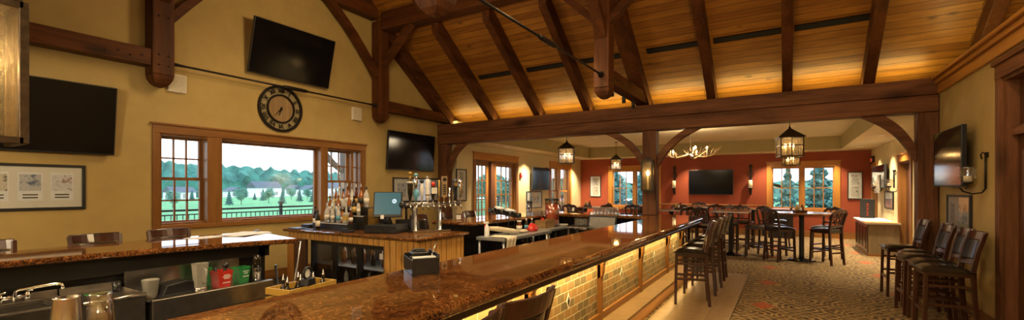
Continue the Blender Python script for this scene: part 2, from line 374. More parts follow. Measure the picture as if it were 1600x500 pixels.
# vaulted board ceiling: two slopes meeting at the ridge
def slope(name,sg):
    ym=4.95;L=7.0
    mb=MB().box(-8.2,6.6,0,L,0,.06);o=struct(name,mb,M['deck'])
    a=math.atan(SL)
    o.location=(0,9.95 if sg>0 else -.05,zd(9.95))
    o.rotation_euler=(a,0,0) if sg<0 else (-a,0,0)
    if sg>0:                      # mirror direction: length runs toward -Y
        o.data.transform(Matrix.Scale(-1,4,(0,1,0)));o.data.flip_normals()
    return o
slope('ceiling_vault_rear',1);slope('ceiling_vault_front',-1)
TX0,TX1,TY0,TY1=-6.7,1.45,9.62,16.95
mb=MB().box(XLB-.1,TX0,9.45,YR+.1,2.82,2.9).box(TX1,XRB+.1,9.45,YR+.1,2.82,2.9).box(TX0,TX1,TY1,YR+.1,2.82,2.9).box(TX0,TX1,9.45,TY0,2.82,2.9)
struct('ceiling_soffit',mb,M['cream'])
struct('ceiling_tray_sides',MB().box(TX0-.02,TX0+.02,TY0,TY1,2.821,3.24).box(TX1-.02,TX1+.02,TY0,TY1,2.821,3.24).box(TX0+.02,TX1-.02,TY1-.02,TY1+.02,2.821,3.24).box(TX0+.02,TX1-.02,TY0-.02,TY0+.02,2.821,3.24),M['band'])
struct('ceiling_tray',MB().box(TX0-.1,TX1+.1,TY0-.1,TY1+.1,3.22,3.3),M['cream'])
struct('ceiling_front',MB().box(-8.1,2.2,-3.3,.55,2.82,2.9),M['cream'])
struct('ceiling_loft',MB().box(XR+.2,6.5,-.5,9.6,2.9,3.0),M['cream'])
struct('baseboard_back',MB().box(XLB,XRB,YR-.025,YR,0,.2),M['winx'])
struct('baseboard_right',MB().box(XR-.02,XR,6.98,9.1,0,.16).box(XRB-.02,XRB,9.5,d3a-.1,0,.16).box(XRB-.02,XRB,d3b+.1,d4a-.1,0,.16),M['winy'])
struct('baseboard_left',MB().box(XL,XL+.02,-3,9.1,0,.16).box(XLB,XLB+.02,9.5,d1a-.1,0,.16).box(XLB,XLB+.02,d1b+.1,YR,0,.16),M['winy'])
# right ledge moulding
struct('trim_2',MB().box(XR-.035,XR,-3,9.11,3.03,3.17).box(XR-.07,XR,-3,9.11,3.17,3.235).box(XR-.11,XR+.2,-3,9.11,3.235,3.28),M['piney'],None,.008)
# --- casement builder
def sash(root,ax,p,a0,a1,z0,z1,nc,nr,wm,fr=.05,th=.045,mun=.022,gl=True):
    mb=MB()
    def bx(m,u0,u1,w0,w1,t):
        if ax=='x': m.box(p-t/2,p+t/2,u0,u1,w0,w1)
        else: m.box(u0,u1,p-t/2,p+t/2,w0,w1)
    bx(mb,a0,a0+fr,z0,z1,th);bx(mb,a1-fr,a1,z0,z1,th);bx(mb,a0+fr,a1-fr,z0,z0+fr,th);bx(mb,a0+fr,a1-fr,z1-fr,z1,th)
    s=obj('sash',mb,wm,root)
    if nc*nr>1:
        m2=MB()
        for i in range(1,nc):
            q=a0+fr+(a1-a0-2*fr)*i/nc;bx(m2,q-mun/2,q+mun/2,z0+fr,z1-fr,th*.7)
        for j in range(1,nr):
            q=z0+fr+(z1-z0-2*fr)*j/nr;bx(m2,a0+fr,a1-fr,q-mun/2,q+mun/2,th*.7)
        obj('muntin',m2,wm,s)
    if gl:
        g=MB();bx(g,a0+fr,a1-fr,z0+fr,z1-fr,.004);obj('pane',g,M['glass'],s)
    return s
def casing(root,ax,p0,p1,a0,a1,z0,z1,w,hd,sill,mats,cap=.03):
    """boards round an opening; p0 wall face, p1 proud face"""
    def bx(m,u0,u1,w0,w1,e=0.):
        q=p1+(p1-p0)*e
        if ax=='x': m.box(p0,q,u0,u1,w0,w1)
        else: m.box(u0,u1,p0,q,w0,w1)
    m=MB();bx(m,a0-w,a0,z0-(sill or 0),z1);bx(m,a1,a1+w,z0-(sill or 0),z1);obj('casing',m,mats[1],root,.004)
    m=MB();bx(m,a0-w,a1+w,z1,z1+hd,.15);obj('head_casing',m,mats[0],root,.004)
    m=MB();bx(m,a0-w-.03,a1+w+.03,z1+hd,z1+hd+cap,.9);obj('head_cap',m,mats[0],root,.004)
    if sill: m=MB();bx(m,a0,a1,z0-sill,z0,.3);obj('sill',m,mats[0],root,.004)
def jamb(root,ax,p0,p1,a0,a1,z0,z1,mat,t=.03,bottom=True):
    m=MB()
    def bx(u0,u1,w0,w1):
        if ax=='x': m.box(p0,p1,u0,u1,w0,w1)
        else: m.box(u0,u1,p0,p1,w0,w1)
    bx(a0,a0+t,z0,z1);bx(a1-t,a1,z0,z1);bx(a0+t,a1-t,z1-t,z1)
    if bottom: bx(a0+t,a1-t,z0,z0+t)
    obj('jamb',m,mat,root)
def sroot(name):
    o=bpy.data.objects.new(name,None);COL.objects.link(o);o['kind']='structure';return o
# window_1: picture window between two sash windows
r=sroot('window_1');wm=(M['winy'],M['winz'])
casing(r,'x',XL,XL+.03,W1[0],W1[1],W1[2],W1[3],.09,.12,.07,wm)
jamb(r,'x',XL-.24,XL,*W1,M['winz'])
for a,b in((3.60,3.82),(5.64,5.80)): obj('mullion',MB().box(XL-.2,XL+.03,a,b,W1[2],W1[3]),M['winz'],r,.004)
gx=XL-.14
sash(r,'x',gx,3.82,5.64,1.07,2.40,1,1,M['winz'],.045)
for a,b in((3.0,3.60),(5.80,6.42)):
    sash(r,'x',gx-.03,a,b,1.73,2.40,3,2,M['winz'],.045);sash(r,'x',gx,a,b,1.07,1.775,3,2,M['winz'],.045)
obj('mullion',MB().box(XL-.18,XL-.05,6.42,6.48,W1[2],W1[3]),M['winz'],r)
sash(r,'x',gx,6.48,6.63,1.08,2.40,1,4,M['winz'],.02)
# red wall windows
for nm,W,(u0,um0,um1,u1) in(('window_3',W3,(957,989,993.5,1026)),('window_4',W4,(1207,1250,1256,1303))):
    r=sroot(nm);casing(r,'y',YR,YR-.03,W[0],W[1],W[2],W[3],.14,.16,.12,(M['pinex'],M['pinez']))
    jamb(r,'y',YR,YR+.24,*W,M['pinez'])
    a,b=onY(um0,280,YR).x,onY(um1,280,YR).x
    obj('mullion',MB().box(a,b,YR-.02,YR+.2,W[2],W[3]),M['pinez'],r)
    sash(r,'y',YR+.1,W[0]+.02,a,W[2]+.02,W[3]-.02,3,2,M['pinez'],.035,.045,.026);sash(r,'y',YR+.1,b,W[1]-.02,W[2]+.02,W[3]-.02,3,2,M['pinez'],.035,.045,.026)
# window_2: tall double sash on the rear part of the window wall
r=sroot('window_2');casing(r,'x',XLB,XLB+.03,*W2,.14,.18,.1,(M['piney'],M['pinez']));jamb(r,'x',XLB-.24,XLB,*W2,M['pinez'])
mid=W2[0]+.42*(W2[1]-W2[0]);obj('mullion',MB().box(XLB-.2,XLB,mid-.06,mid+.06,W2[2],W2[3]),M['pinez'],r)
for a,b in((W2[0]+.02,mid-.06),(mid+.06,W2[1]-.02)):
    sash(r,'x',XLB-.13,a,b,1.50,W2[3]-.02,3,2,M['pinez'],.05);sash(r,'x',XLB-.10,a,b,W2[2]+.02,1.54,3,2,M['pinez'],.05)
# door_1: french doors
r=sroot('door_1');casing(r,'x',XLB,XLB+.035,*D1,.13,.18,None,(M['piney'],M['winz']));jamb(r,'x',XLB-.24,XLB,*D1,M['winz'],.03,False)
ma,mb_=onX(766,300,XLB).y,onX(778,300,XLB).y
for a,b,dp in((D1[0]+.03,ma+.1,.15),(mb_-.12,D1[1]-.03,.08)):
    sash(r,'x',XLB-dp,a,b,.01,D1[3]-.03,3,5,M['winz'],.13,.045,.028)
obj('astragal',MB().box(XLB-.2,XLB-.03,ma+.1,mb_-.12,.01,D1[3]-.03),M['door'],r)
# door_2: tall dark door in the near right wall
r=sroot('door_2');casing(r,'x',XR,XR-.03,*D2,.13,.15,None,(M['hdry'],M['hdrz']),.05)
jamb(r,'x',XR,XR+.2,*D2,M['hdrz'],.035,False)
mb=MB().box(XR+.1,XR+.145,D2[0]+.035,D2[1]-.035,.01,2.16);obj('door_leaf',mb,M['door'],r)
mb=MB()
for a,b in((5.92,6.22),(6.34,6.66)):
    for z0,z1 in((.2,.95),(1.1,2.0)): mb.box(XR+.085,XR+.1,a,b,z0,z1)
obj('raised_panel',mb,M['door'],r,.01)
obj('transom_bar',MB().box(XR+.05,XR+.16,D2[0]+.035,D2[1]-.035,2.16,2.25),M['hdry'],r)
obj('transom_panel',MB().box(XR+.11,XR+.13,D2[0]+.035,D2[1]-.035,2.25,2.75),M['door'],r)
# doors 3, 4 in the rear right wall
for nm,D in(('door_3',D3),('door_4',D4)):
    r=sroot(nm);casing(r,'x',XRB,XRB-.03,*D,.1,.15,None,(M['piney'],M['winz']));jamb(r,'x',XRB,XRB+.2,*D,M['winz'],.03,False)
    obj('door_leaf',MB().box(XRB+.11,XRB+.15,D[0]+.03,D[1]-.03,.01,D[3]-.03),M['door'],r)
# ================================================================== TIMBER FRAME
def beam1(name,mb,mat,label,cat,grp=None): return one(name,mb,mat,label,cat,grp,.012)
h=thing('header_beam','long doubled brown header beam spanning the room above the bar','beam',(0,YB,2.77))
obj('lower_timber',MB().box(-7.84,1.97,-.17,.14,0,.255),M['hdrx'],h,.014);obj('upper_timber',MB().box(-7.84,1.97,-.18,.15,.258,.51),M['hdrx'],h,.014)
t=thing('timber_post','thick timber post rising from the end of the bar to the header','post',(-2.34,9.26,0))
obj('shaft',MB().box(-.135,.135,-.13,.13,1.077,2.765),M['hdrz'],t,.012)
def arc(p,q,side,n=7,b=.07):
    p=Vector(p);q=Vector(q);s=Vector(side);return [p.lerp(q,i/n)+s*(b*math.sin(PI*i/n)) for i in range(n+1)]
def kbrace(x0,L,zl,zu,wb,sg,par,zt=2.768,n=10):     # curved brace, flush against post and beam
    lo=[];up=[]
    for k in range(n+1):
        q=k/n;sag=math.sin(PI*q)*.085
        lo.append((x0+sg*(L*q-sag*.75),zl+(zt-zl)*q+sag));up.append((x0+sg*((L-wb)*q-sag*.35),zu+(zt-zu)*q+sag*.45))
    return obj('knee_brace',MB().prism(lo+up[::-1],'y',-.065,.065),M['hdrx'],par,.006)
bl=onY(945,208,9.26);br=onY(1097,200,9.26)
kbrace(-.136,-(bl.x+2.34)-.136,2.02,2.26,.28,-1,t);kbrace(.136,br.x+2.34-.136,2.02,2.26,.28,1,t)
t=thing('timber_post','timber post carrying the header at the wall with the swivelled TV','post',(1.85,9.27,0))
obj('shaft',MB().box(-.12,.12,-.13,.13,0,2.765),M['hdrz'],t,.012)
x1=onY(1343,186,9.27).x
kbrace(-.121,1.85-x1-.121,2.0,2.25,.30,-1,t)
t=thing('timber_post','timber post carrying the header at the window wall','post',(-7.70,9.27,0))
obj('shaft',MB().box(-.13,.13,-.13,.13,0,2.765),M['hdrz'],t,.012)
kbrace(.131,.62,1.97,2.22,.28,1,t)
# rafters
for i,(x,lab) in enumerate(((-6.3,'dark rafter of the vaulted ceiling beside the wall truss'),(-5.0,'dark rafter on the boards second from the wall truss'),(-3.76,'dark rafter of the vault just short of the middle truss on the window side'),
        (-1.22,'dark rafter of the vault just beyond the middle truss toward the doorway'),(0.02,'dark rafter above the seeded lantern over the round table'),(1.16,'dark rafter above the knee brace of the doorway post'),(2.42,'rafter rising behind the ledge moulding above the wall TV'))):
    mb=MB()
    for y0,y1 in((7.24,9.66),(4.95,6.88)):
        mb.prism([(y0,zb(y0)),(y1,zb(y1)),(y1,zb(y1)+.335),(y0,zb(y0)+.335)],'x',-.08,.08)
    o=obj('rafter',mb,M['beamy'],None,.01);o.location=(x,0,0);tag(o,lab,'rafter','rafters of the vaulted ceiling')
beam1('purlin',MB().prism([(6.92,5.06),(7.2,5.06),(7.2,5.25),(6.92,5.455)],'x',-7.55,6.3),M['beamx'],'heavy purlin running along the vault above the hanging posts','beam')
def finial(mb,y): 
    k=math.sqrt(2);return mb.lathe([(.005,-.17),(.05*k,-.155),(.09*k,-.115),(.118*k,-.055),(.128*k,-.01),(.128*k,0)],(0,y,3.22),4,False,PI/4)
def truss(name,label,x,w,wallside):
    t=thing(name,label,'roof truss',(x,0,0))
    for y,s in((2.92,-1),(7.05,1)):
        p=obj('hanging_post',MB().box(-w/2,w/2,y-.135,y+.135,3.225,5.05 if s>0 and not wallside else 5.28),M['beamz'],t,.01)
        obj('finial',finial(MB(),y),M['beamz'],p)
        for z in(3.36,3.5,4.05,4.7):
            for q in(-1,1): obj('peg',MB().lathe([(.014,0),(.014,.012),(.004,.018)],(0,0,0),8,True,0,Matrix.Translation((w/2,y+q*.06,z))@Matrix.Rotation(PI/2,4,'Y')),M['dkz'],p)
        c=obj('bottom_chord',MB().box(-w/2+.02,w/2-.02,min(y+s*.135,9.72 if s>0 else .2),max(y+s*.135,9.72 if s>0 else .2),3.33,3.565),M['beamy'],t,.01)
        for k in range(4): obj('peg',MB().lathe([(.014,0),(.014,.012),(.004,.018)],(0,0,0),8,True,0,Matrix.Translation((w/2-.02,y+s*(.25+.13*k),3.45-.03*(k%2)))@Matrix.Rotation(PI/2,4,'Y')),M['dkz'],c)
        # brace to the collar
        obj('collar_brace',MB().sweep(arc((0,y-s*.10,4.05),(0,y-s*1.42,5.40),(0,s,1),6,.05),.12,.17,(1,0,0)),M['beamy'],t)
        if wallside or True:
            for dx in((1,) if wallside else(-1,1)):
                obj('purlin_brace',MB().sweep([(dx*(w/2-.03),y,4.30),(dx*(w/2+.83),y,5.12)],.11,.15,(0,1,0)),M['beamx'],t,.006)
        # principal rafter
        ys=(7.22,9.7) if s>0 else (.2,2.7)
        q=lambda yy:(zb(yy) if s>0 else zb(9.9-yy))
        a,b=ys
        obj('principal_rafter',MB().prism([(a,q(a)),(b,q(b)),(b,q(b)+.335),(a,q(a)+.335)],'x',-w/2-.01,w/2+.01),M['beamy'],t,.01)
    obj('collar',MB().box(-w/2+.02,w/2-.02,3.06,6.9,5.30,5.66),M['beamy'],t,.01)
    rd=obj('tie_rod',MB().tube([(0,3.06,3.43),(0,6.91,3.43)],.016,8),M['iron'],t)
    obj('turnbuckle',MB().tube([(0,4.78,3.43),(0,4.86,3.43),(0,5.2,3.43),(0,5.28,3.43)],[.022,.034,.034,.022],8),M['iron'],rd)
    for y,s in((3.06,1),(6.915,-1)):
        obj('rod_plate',MB().lathe([(.05,0),(.05,.015),(.028,.03),(.022,.10),(.018,.16)],(0,0,0),10,True,0,Matrix.Translation((0,y,3.43))@Matrix.Rotation(-s*PI/2,4,'X')),M['iron'],rd)
    return t
truss('wall_truss','dark timber truss fixed against the olive window wall around the clock',-7.70,.25,True)
truss('middle_truss','dark timber truss hanging in mid room above the bar end post',-2.53,.25,False)
# slot vents in the board ceiling
for k,((u0,v0),(u1,v1),lab) in enumerate((((771,158),(829,150),'black slot air diffuser in the ceiling boards above the wall TV by the tap tower'),((844,151),(908,143),'black slot air diffuser in the boards between the second and third rafters'),((925,143),(985,136),'black slot air diffuser partly behind the middle truss post'),
    ((1024,131),(1106,121),'black slot air diffuser just past the middle truss rafter'),((1122,119),(1221,106),'black slot air diffuser above the antler chandelier side of the header'),((1241,106),(1352,94),'black slot air diffuser above the lantern over the round table'))):
    p,q=onDeck(u0,v0),onDeck(u1,v1);y=8.62;z=zd(y)
    t=thing('slot_diffuser',lab,'air vent',((p.x+q.x)/2,y,z-.012),0,'slot diffusers along the vaulted ceiling');t.rotation_euler=(-math.atan(SL),0,0)
    L=abs(q.x-p.x)/2
    obj('frame',MB().box(-L,L,-.06,.06,-.004,.006),M['bronze'],t);obj('slot',MB().box(-L+.02,L-.02,-.042,.042,-.008,-.004),M['black'],t)
# little spotlights under the middle truss chord
for k,(y,lab) in enumerate(((7.45,'small black spotlight hanging next to the middle truss finial'),(8.1,'small black spotlight midway along the middle truss chord'),(8.7,'small black spotlight by the header under the middle truss chord'))):
    t=thing('spotlight',lab,'spotlight',(-2.53,y,3.3285),.3,'spotlights under the truss')
    obj('stem',MB().tube([(0,0,-.0005),(0,0,-.05)],.008,6),M['black'],t);obj('can',MB().lathe([(.03,-.16),(.034,-.16),(.034,-.06),(.026,-.045)],(0,0,0),10),M['black'],t)
# recessed lights
cans=[]
for u,v,z in((787,230,2.82),(835,237,2.82),(906,247.5,2.82)): cans.append((-6.98,onZ(u,v,z).y,z,'window wall'))
for u,v in((1408,196),(1380,211),(1361,220),(1346,229)): cans.append((1.83,onZ(u,v,2.82).y,2.82,'hutch wall'))
for u in(953,1078,1198,1300): cans.append((onY(u,238,17.4).x,17.38,2.82,'red wall'))
for u,v in((929,215),(1088,219),(1236,197)): p=onZ(u,v,3.22);cans.append((p.x,p.y,3.22,'tray'))
names=['above the french doors','above the wall TV beside the french doors','in the corner by the tall window','just behind the doorway post knee brace','second back from the doorway post','third back from the doorway post','in the hutch corner by the red wall','above the window near the sconces','above the red wall TV','beside the two pane window with conifers','at the framed advert end of the red wall','in the raised ceiling above the shelf bar','in the raised ceiling beside the antler chandelier','in the raised ceiling above the lantern']
for (x,y,z,w),nm in zip(cans,names):
    t=thing('downlight','round recessed downlight '+nm,'ceiling light',(x,y,z-.001),0,'recessed downlights')
    obj('trim_ring',MB().lathe([(.062,-.004),(.09,-.006),(.095,0)],(0,0,0),20),M['white'],t);obj('lens',MB().lathe([(.0,-.003),(.062,-.003)],(0,0,0),20),M['can'],t)
# ================================================================== THE BAR
ZT=1.075
def slab(poly,z0,z1): return MB().prism(poly,'z',z0,z1)
o=obj('bar_counter',slab([(-1.30,-.4),(-1.30,8.85),(-1.42,9.2),(-1.72,9.5),(-2.1,9.58),(-5.05,9.58),(-5.05,5.72),(-4.2,5.72),(-4.15,8.66),(-2.15,8.66),(-2.15,.66),(-2.45,.66),(-2.45,-.4)],ZT-.065,ZT),M['granite'],None,.028,5)
tag(o,'polished brown granite top of the long customer bar with bullnose edge','bar counter')
t=thing('stone_bar_panelling','stone tiled bar front with wooden pilasters and glowing light strip below the counter','bar front',(0,0,0))
obj('core',MB().box(-2.06,-1.76,-.3,9.0,.01,1.005).box(-5.0,-2.06,8.95,9.4,.01,1.005).box(-4.98,-4.62,5.8,8.95,.01,1.005),M['black'],t)
ys=[-.1,1.47,3.05,4.62,6.2,7.83,8.95]
for a,b in zip(ys,ys[1:]):
    p=obj('stone_panel',MB().box(-1.76,-1.72,a+.03,b-.03,.27,.975),M['stone'],t)
    c=(a+b)/2
    obj('diamond_inset',MB().prism([(c-.045,.56),(c,.48),(c+.045,.56),(c,.64)],'x',-1.722,-1.716),M['label'],p)
    obj('diamond_centre',MB().prism([(c-.025,.56),(c,.515),(c+.025,.56),(c,.605)],'x',-1.722,-1.713),M['black'],p)
    obj('panel_rail',MB().box(-1.76,-1.695,a+.03,b-.03,.19,.27),M['winy'],t,.006)
for y in ys:
    p=obj('pilaster',MB().box(-1.76,-1.68,y-.035,y+.035,.19,.80),M['winz'],t,.006)
    obj('corbel',MB().prism([(-1.72,.62),(-1.665,.68),(-1.655,.80),(-1.60,.90),(-1.47,.975),(-1.72,.975)],'y',y-.035,y+.035),M['winz'],p,.004)
obj('edge_moulding',MB().box(-1.42,-1.335,-.3,8.85,.965,1.008),M['dky'],t,.01)
obj('under_board',MB().box(-1.76,-1.42,-.3,8.9,.978,1.008),M['winy'],t)
s=obj('foot_step',MB().box(-1.76,-1.475,-.3,8.95,.007,.165),M['winy'],t)
obj('step_tread',MB().box(-1.76,-1.46,-.3,8.96,.166,.19),M['steptile'],s,.004)
obj('light_strip',MB().box(-1.71,-1.69,-.25,8.85,.966,.978),emis('bar_light_strip',(1,.66,.22),5.),t)
# window-side bar leg
o=obj('bar_counter',slab([(-4.86,-.4),(-4.82,1.0),(-4.72,1.8),(-4.57,2.5),(-4.40,2.90),(-5.64,3.15),(-5.60,-.4)],ZT-.05,ZT),M['granite'],None,.016,3)
tag(o,'granite bar top below the picture window reflecting daylight','bar counter')
t=thing('bar_support','black panelled support under the window-side granite bar','bar front',(0,0,0))
obj('panel',MB().box(-5.12,-5.0,-.4,2.85,.01,1.022),M['black'],t);obj('apron',MB().box(-5.0,-4.93,-.4,2.9,.86,1.022),M['black'],t)
obj('end_bracket',MB().prism([(2.78,1.02),(2.95,1.02),(2.95,.99),(2.85,.93),(2.85,.0),(2.78,.0)],'x',-5.3,-4.93),M['black'],t)
# stainless under-bar
t=thing('bar_sink','stainless under-bar sink with gooseneck tap at the front corner','sink',(-4.66,.56,0))
mb=MB().box(-.26,-.24,-.75,.62,.76,.81).box(-.24,.25,-.75,.05,.74,.765).box(-.24,.25,.52,.62,.74,.765).box(-.24,-.16,.05,.52,.74,.765).box(.19,.25,.05,.52,.74,.765)
obj('deck',mb,M['steeld'],t,.004)
obj('front_skirt',MB().box(.225,.25,-.75,.62,.02,.74),M['steeld'],t)
obj('basin',MB().box(-.16,-.15,.05,.52,.5,.74).box(.18,.19,.05,.52,.5,.74).box(-.15,.18,.05,.06,.5,.74).box(-.15,.18,.51,.52,.5,.74).box(-.16,.19,.05,.52,.49,.5),M['steel'],t)
f=obj('tap',MB().tube([(-.2,.38,.765),(-.2,.38,.82),(-.197,.385,.845),(-.18,.40,.855),(-.05,.56,.885),(-.03,.585,.883),(-.02,.595,.87),(-.02,.597,.84)],.0115,10),M['chrome'],t)
obj('tap_body',MB().tube([(-.21,.30,.80),(-.21,.46,.80)],.016,10).tube([(-.21,.31,.77),(-.21,.31,.83)],.018,10).tube([(-.21,.45,.77),(-.21,.45,.83)],.018,10),M['chrome'],f)
for y in(.31,.45): obj('tap_lever',MB().tube([(-.21,y,.83),(-.20,y,.845),(-.13,y+.015,.85)],[.016,.011,.007],8),M['chrome'],f)
t=thing('drainboard','stainless drainboard with rolled front edge between the sink and the ice well','drainboard',(-4.66,1.49,0))
obj('top',MB().box(-.24,.27,-.30,.08,.745,.765),M['steeld'],t);obj('rolled_edge',MB().tube([(.27,-.30,.755),(.27,.08,.755)],.017,10),M['steel'],t)
obj('backsplash',MB().box(-.26,-.24,-.30,.08,.765,.81),M['steeld'],t);obj('skirt',MB().box(.24,.262,-.30,.08,.02,.745),M['steeld'],t)
t=thing('ice_well','stainless ice well with deep front lip carrying the bar caddies','ice bin',(-4.66,2.10,0))
obj('body',MB().box(-.26,.26,-.5,.5,.02,.66),M['steeld'],t);obj('shelf',MB().box(-.25,.28,-.5,.5,.66,.68),M['steel'],t);obj('front_lip',MB().box(.26,.31,-.5,.5,.53,.70),M['steeld'],t,.006)
obj('backsplash',MB().box(-.265,-.245,-.5,.46,.68,.88),M['steel'],t)
zs=.681
def at(u,v,z): return onZ(u,v,z)
# containers on the ice well
def on_well(y,x=-4.58): return (x,y,zs)
t=thing('plastic_tub','frosted clear plastic tub with pale filling beside the black scoop','tub',(-4.58,1.67,zs))
obj('wall',MB().lathe([(.045,0),(.05,.005),(.062,.15),(.064,.155),(.060,.155),(.047,.012)],(0,0,0),20),M['frost'],t);obj('filling',MB().lathe([(.046,.004),(.052,.05),(.0,.05)],(0,0,0),20),M['cloth'],t)
t=thing('ice_scoop','black plastic scoop tray tipped on the stainless shelf','scoop',(-4.56,1.83,zs+.001),.1)
obj('tray',MB().prism([(-.13,0),(.13,0),(.16,.09),(.07,.12),(-.09,.10)],'x',-.08,.08),M['plastic'],t,.008);obj('lip',MB().box(-.09,.09,-.14,.17,.001,.02),M['plastic'],t,.004)
t=thing('blender_pitcher','clear ridged blender pitcher with side handle','pitcher',(-4.5,2.01,zs))
obj('jar',MB().lathe([(.05,0),(.052,.06),(.068,.24),(.071,.25),(.066,.25),(.047,.07),(.0,.06)],(0,0,0),8,False),M['frost'],t)
obj('handle',MB().tube([(.066,0,.21),(.11,0,.20),(.105,0,.1),(.058,0,.08)],.010,8),M['frost'],t);obj('base',MB().lathe([(.055,0),(.055,.03),(.045,.045)],(0,0,0),12),M['steel'],t)
t=thing('garnish_caddy','red plastic garnish bin with white lettering and dark tools','caddy',(-4.52,2.20,zs),.1)
obj('bin',MB().lathe([(.07,0),(.098,.155),(.09,.155),(.065,.01),(0,.01)],(0,0,0),4,False,PI/4),M['redp'],t)
for k,(w,z) in enumerate(((.055,.115),(.075,.1),(.05,.085),(.07,.045))): obj('lettering',MB().box(-w/2,w/2,-.0745-z*.09,-.0735-z*.09,z,z+.008,Matrix.Rotation(PI/2+.0,4,'Z')),M['white'],t)
obj('tools',MB().tube([(0,.02,.05),(.01,.03,.2)],.015,6).ball((.012,.032,.2),.03).tube([(-.03,-.02,.05),(-.05,-.03,.185)],.012,6),M['plastic'],t)
t=thing('sanitizer_bin','green plastic bin with small white print next to the red one','caddy',(-4.6,2.42,zs),.1)
obj('bin',MB().lathe([(.065,0),(.088,.15),(.08,.15),(.06,.01),(0,.01)],(0,0,0),4,False,PI/4),M['greenp'],t)
for k,(w,z) in enumerate(((.06,.11),(.04,.09),(.06,.06))): obj('lettering',MB().box(-w/2,w/2,-.070-z*.09,-.069-z*.09,z,z+.007,Matrix.Rotation(PI/2,4,'Z')),M['white'],t)
t=thing('sanitizer_bin','green plastic bin tucked behind the clear blender pitcher','caddy',(-4.74,2.15,zs),.1)
obj('bin',MB().lathe([(.05,0),(.07,.17),(.062,.17),(.045,.01),(0,.01)],(0,0,0),4,False,PI/4),M['greenp'],t)
t=thing('cocktail_shaker','tall dark topped shaker at the end of the ice well','shaker',(-4.52,2.53,zs))
obj('cup',MB().lathe([(.035,0),(.042,.13),(.04,.135)],(0,0,0),16),M['cglass'],t);obj('tin',MB().lathe([(.040,.136),(.034,.24),(.02,.26),(0,.26)],(0,0,0),16),M['dkglass'],t)
t=thing('pour_mat_cup','small black cup standing on the drainboard','cup',(-4.66,1.47,.766));obj('cup',MB().lathe([(.025,0),(.03,.07),(.027,.07),(.022,.008),(0,.008)],(0,0,0),14),M['plastic'],t)
one('drain_mat',MB().box(-4.7,-4.66,1.28,1.44,.7655,.772),M['greenp'],'thin green edged bar mat on the drainboard','mat')
# speed rail crate with pourers
t=thing('bottle_crate','yellow wooden bottle crate with silver pourers at the end of the underbar','crate',(-4.06,2.72,0),.12)
mb=MB()
for z in(.52,.61): mb.box(-.14,.14,-.28,-.26,z,z+.06).box(-.14,.14,.26,.28,z,z+.06).box(-.16,-.14,-.28,.28,z,z+.06).box(.14,.16,-.28,.28,z,z+.06)
mb.box(-.16,.16,-.28,.28,.48,.5);obj('slats',mb,M['yell'],t)
obj('stand',MB().box(-.15,-.11,-.27,-.23,0,.48).box(.11,.15,-.27,-.23,0,.48).box(-.15,-.11,.23,.27,0,.48).box(.11,.15,.23,.27,0,.48),M['black'],t)
def bottle_mb(h,r,neck=.014,sh=.62,n=14):
    return MB().lathe([(r*.85,0),(r,.006),(r,h*sh*.92),(r*.93,h*sh),(neck*1.5,h*(sh+.16)),(neck,h*(sh+.22)),(neck,h*.97),(neck*1.15,h*.97),(neck*1.15,h)],(0,0,0),n)
protoB={}
def bottle(loc,kind,label,group,h=.30,r=.037,lab='label',cap='cap',sh=.62,square=False):
    key=(kind,h,r,lab,cap,sh,square)
    if key in protoB: return dup(protoB[key],loc,R.random()*.6,label,group)
    t=thing('bottle',label,'bottle',loc,R.random()*.6,group)
    n=4 if square else 14
    mb=bottle_mb(h,r,.013,sh,14)
    if square: mb=MB().lathe([(r*1.2,0),(r*1.3,.01),(r*1.3,h*.55),(r*1.0,h*.6)],(0,0,0),4,False,PI/4).lathe([(r*.8,h*.6),(.016,h*.7),(.013,h*.97),(.015,h)],(0,0,0),12)
    obj('body',mb,M[kind],t)
    if lab: obj('label_band',MB().lathe([(r*(1.31 if square else 1.012),h*.16),(r*(1.31 if square else 1.012),h*.45)],(0,0,0),n,not square,PI/4 if square else 0),M[lab],t)
    if cap=='cap': obj('pourer',MB().lathe([(.014,h),(.016,h+.012),(.008,h+.02),(.005,h+.055),(.003,h+.06)],(0,0,0),10),M['cap'],t)
    else: obj('cap',MB().lathe([(.0155,h-.035),(.0155,h+.004),(0,h+.006)],(0,0,0),12),M[cap],t)
    protoB[key]=t;return t
for i,(y,x) in enumerate(((-.21,.05),(-.15,-.08),(-.08,.07),(.01,-.07),(.07,.07),(.15,-.06),(.21,.05))):
    p=Matrix.Rotation(.12,4,'Z')@Vector((x,y,.501))
    bottle((-4.06+p.x,2.72+p.y,.501),'dkglass',f"dark pourer bottle in the yellow crate, number {i+1} along from the ice well",'pourer bottles in the yellow crate',.22,.034,None,'cap')
t=thing('bar_strainer','black handled scoop with round white face leaning on the yellow crate','scoop',(-3.95,2.70,.675),.3)
obj('ring',MB().tube([(.0,.055*math.cos(a*PI/8),.11+.055*math.sin(a*PI/8)) for a in range(17)],.013,8),M['black'],t);obj('face',MB().lathe([(0,0),(.04,0)],(0,0,0),18,True,0,Matrix.Translation((0,0,.11))@Matrix.Rotation(PI/2,4,'Y')),M['white'],t)
obj('grip',MB().prism([(-.06,0),(.06,0),(.045,.06),(-.045,.06)],'x',-.05,.05),M['plastic'],t)
for nm,lab,(x,y),hgt,mt,ln in(('squeegee_pole','long grey metal pole leaning in the gap at the bar end',(-4.78,3.02),1.0,'steeld',.06),('broom_handle','short black handle standing at the end of the ice well',(-4.68,2.90),.78,'plastic',-.03)):
    one(nm,MB().tube([(x,y,.005),(x+ln*.6,y+ln*2.2,hgt)],.014,8),M[mt],lab,'pole')
